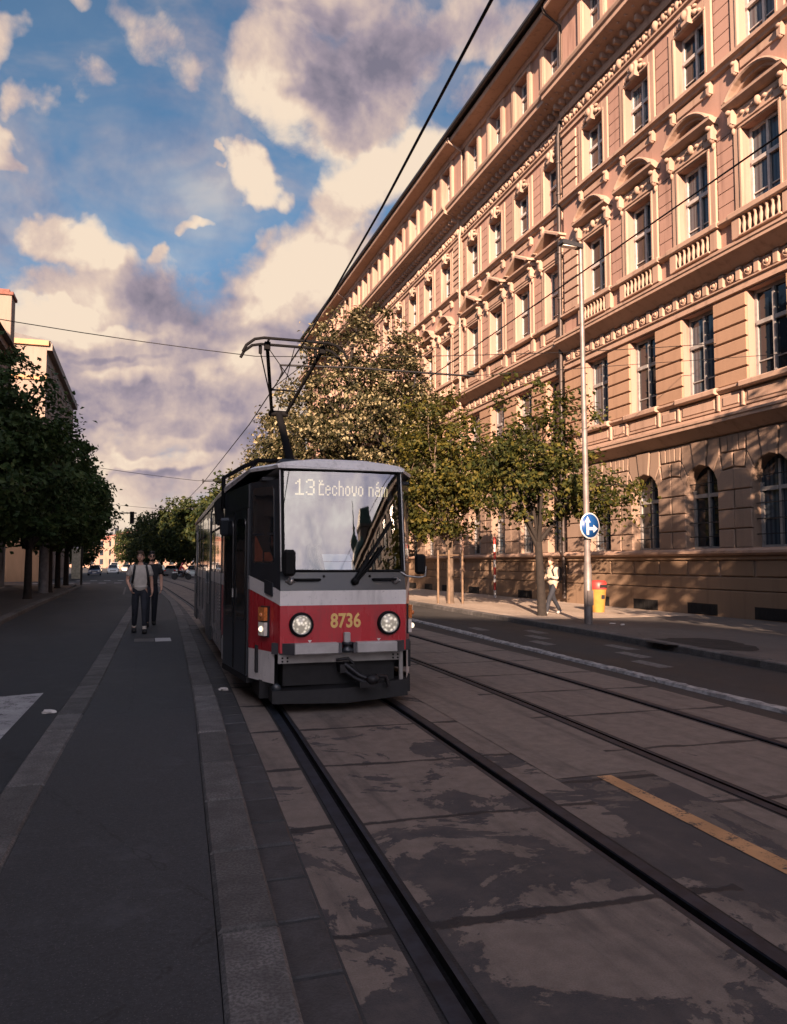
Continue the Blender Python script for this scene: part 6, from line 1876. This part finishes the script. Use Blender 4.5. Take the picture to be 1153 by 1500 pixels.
def stride(step, hk=1.0, swing=.25, armbend=.25):
    # walking towards -y: left leg forward by step/2, right leg back; shoe soles on z=0
    J = dict(pel=(0, 0, .97), spi=(0, -.005, 1.13), che=(0, .0, 1.36), nec=(0, -.008, 1.52), hea=(0, -.022, 1.60))
    J.update(shL=(.185, .0, 1.445), shR=(-.185, .0, 1.445))
    J.update(elL=(.235, .03 + swing * .25, 1.16), wrL=(.235, -.04 + swing * .30, .92), haL=(.228, -.06 + swing * .30, .85))
    J.update(elR=(-.235, .03 - swing * .25, 1.16), wrR=(-.235, -.07 - swing * .45, .93), haR=(-.228, -.10 - swing * .45, .86))
    J.update(hiL=(.092, 0, .93), knL=(.095, -step * .30 - .03, .52), anL=(.095, -step * .48, .10), toL=(.10, -step * .48 - .16, .045))
    J.update(hiR=(-.092, 0, .93), knR=(-.095, step * .16 - .03, .52), anR=(-.095, step * .48, .115), toR=(-.10, step * .48 - .15, .045))
    if hk != 1.0: J = {k: tuple(c * hk for c in v) for k, v in J.items()}
    return J
# man in grey shirt, his right hand in the trouser pocket
J = stride(.46, 1.02, .1)
J.update(elR=(-.275, .06, 1.19), wrR=(-.205, -.05, 1.0), haR=(-.185, -.07, .945), elL=(.25, .03, 1.18), wrL=(.265, -.03, .95), haL=(.26, -.05, .88))
p1, hp1 = person((-.03, 18.45, .18), R(4), 'man in a grey t-shirt with black backpack straps walking on the platform, hand in pocket', J, GREYT, HAIRB, headturn=R(-16), socks=True)
b = MB()
for s in (-1, 1):
    b.tube([(s * .125, .10, 1.50), (s * .125, .01, 1.565), (s * .13, -.115, 1.47), (s * .15, -.15, 1.36), (s * .165, -.125, 1.22), (s * .175, -.0, 1.14), (s * .14, .13, 1.14)], .026, 6)
st = b.build('backpack_strap', BAG, p1)
b = MB(); b.bbox(-.15, .15, .13, .27, 1.10, 1.54, .05); b.build('backpack', BAG, p1)
J = stride(-.52, 1.035, -.12)
p2, hp2 = person((.23, 20.3, .18), R(3), 'man in a black t-shirt and sunglasses walking behind the man in grey', J, BLACKT, HAIRD, glasses=True, headturn=R(6), beard=True, socks=False)
# person with backpack crossing the right pavement, looking down at the hands
J = stride(.86, 1.0, 0)
J.update(che=(0, -.03, 1.36), nec=(0, -.06, 1.51), hea=(0, -.09, 1.585))
J.update(elL=(.22, -.04, 1.14), wrL=(.15, -.27, 1.20), haL=(.13, -.34, 1.23), elR=(-.22, -.06, 1.13), wrR=(-.13, -.28, 1.16), haR=(-.11, -.35, 1.18))
p3, hp3 = person((12.45, 21.75, .13), R(-72), 'person in cream shirt with black backpack walking by the dark trunk on the right pavement', J, CREAMT, HAIRB, shoe=SHOEW, long_sleeve=True, headturn=R(8), socks=False)
b = MB(); b.bbox(-.15, .15, .10, .33, 1.02, 1.52, .07); b.build('backpack', BAG, p3)
b = MB()
for s in (-1, 1): b.tube([(s * .12, .12, 1.50), (s * .12, .0, 1.565), (s * .125, -.16, 1.42), (s * .15, -.10, 1.18), (s * .14, .12, 1.08)], .024, 6)
b.build('backpack_strap', BAG, p3)
# motorcycle rider
J = dict(pel=(0, .22, .98), spi=(0, .16, 1.14), che=(0, .04, 1.34), nec=(0, -.04, 1.48), hea=(0, -.07, 1.55), shL=(.19, .02, 1.42), shR=(-.19, .02, 1.42), elL=(.30, -.14, 1.20), elR=(-.30, -.14, 1.20),
         wrL=(.33, -.30, 1.06), wrR=(-.33, -.30, 1.06), haL=(.34, -.36, 1.05), haR=(-.34, -.36, 1.05), hiL=(.12, .18, .95), hiR=(-.12, .18, .95), knL=(.24, -.22, .78), knR=(-.24, -.22, .78), anL=(.25, .02, .42), anR=(-.25, .02, .42), toL=(.26, -.13, .36), toR=(-.26, -.13, .36))
p4, hp4 = person((4.0, 84.5, 0), R(82), 'motorcycle rider in a red jacket at the crossing, seen beside the tram', J, REDJ, HAIRD, long_sleeve=True, socks=False)
b = MB(); b.ball(hp4(0, .005, .03), (.125, .14, .145), 12); b.build('helmet', CP['red'], p4)
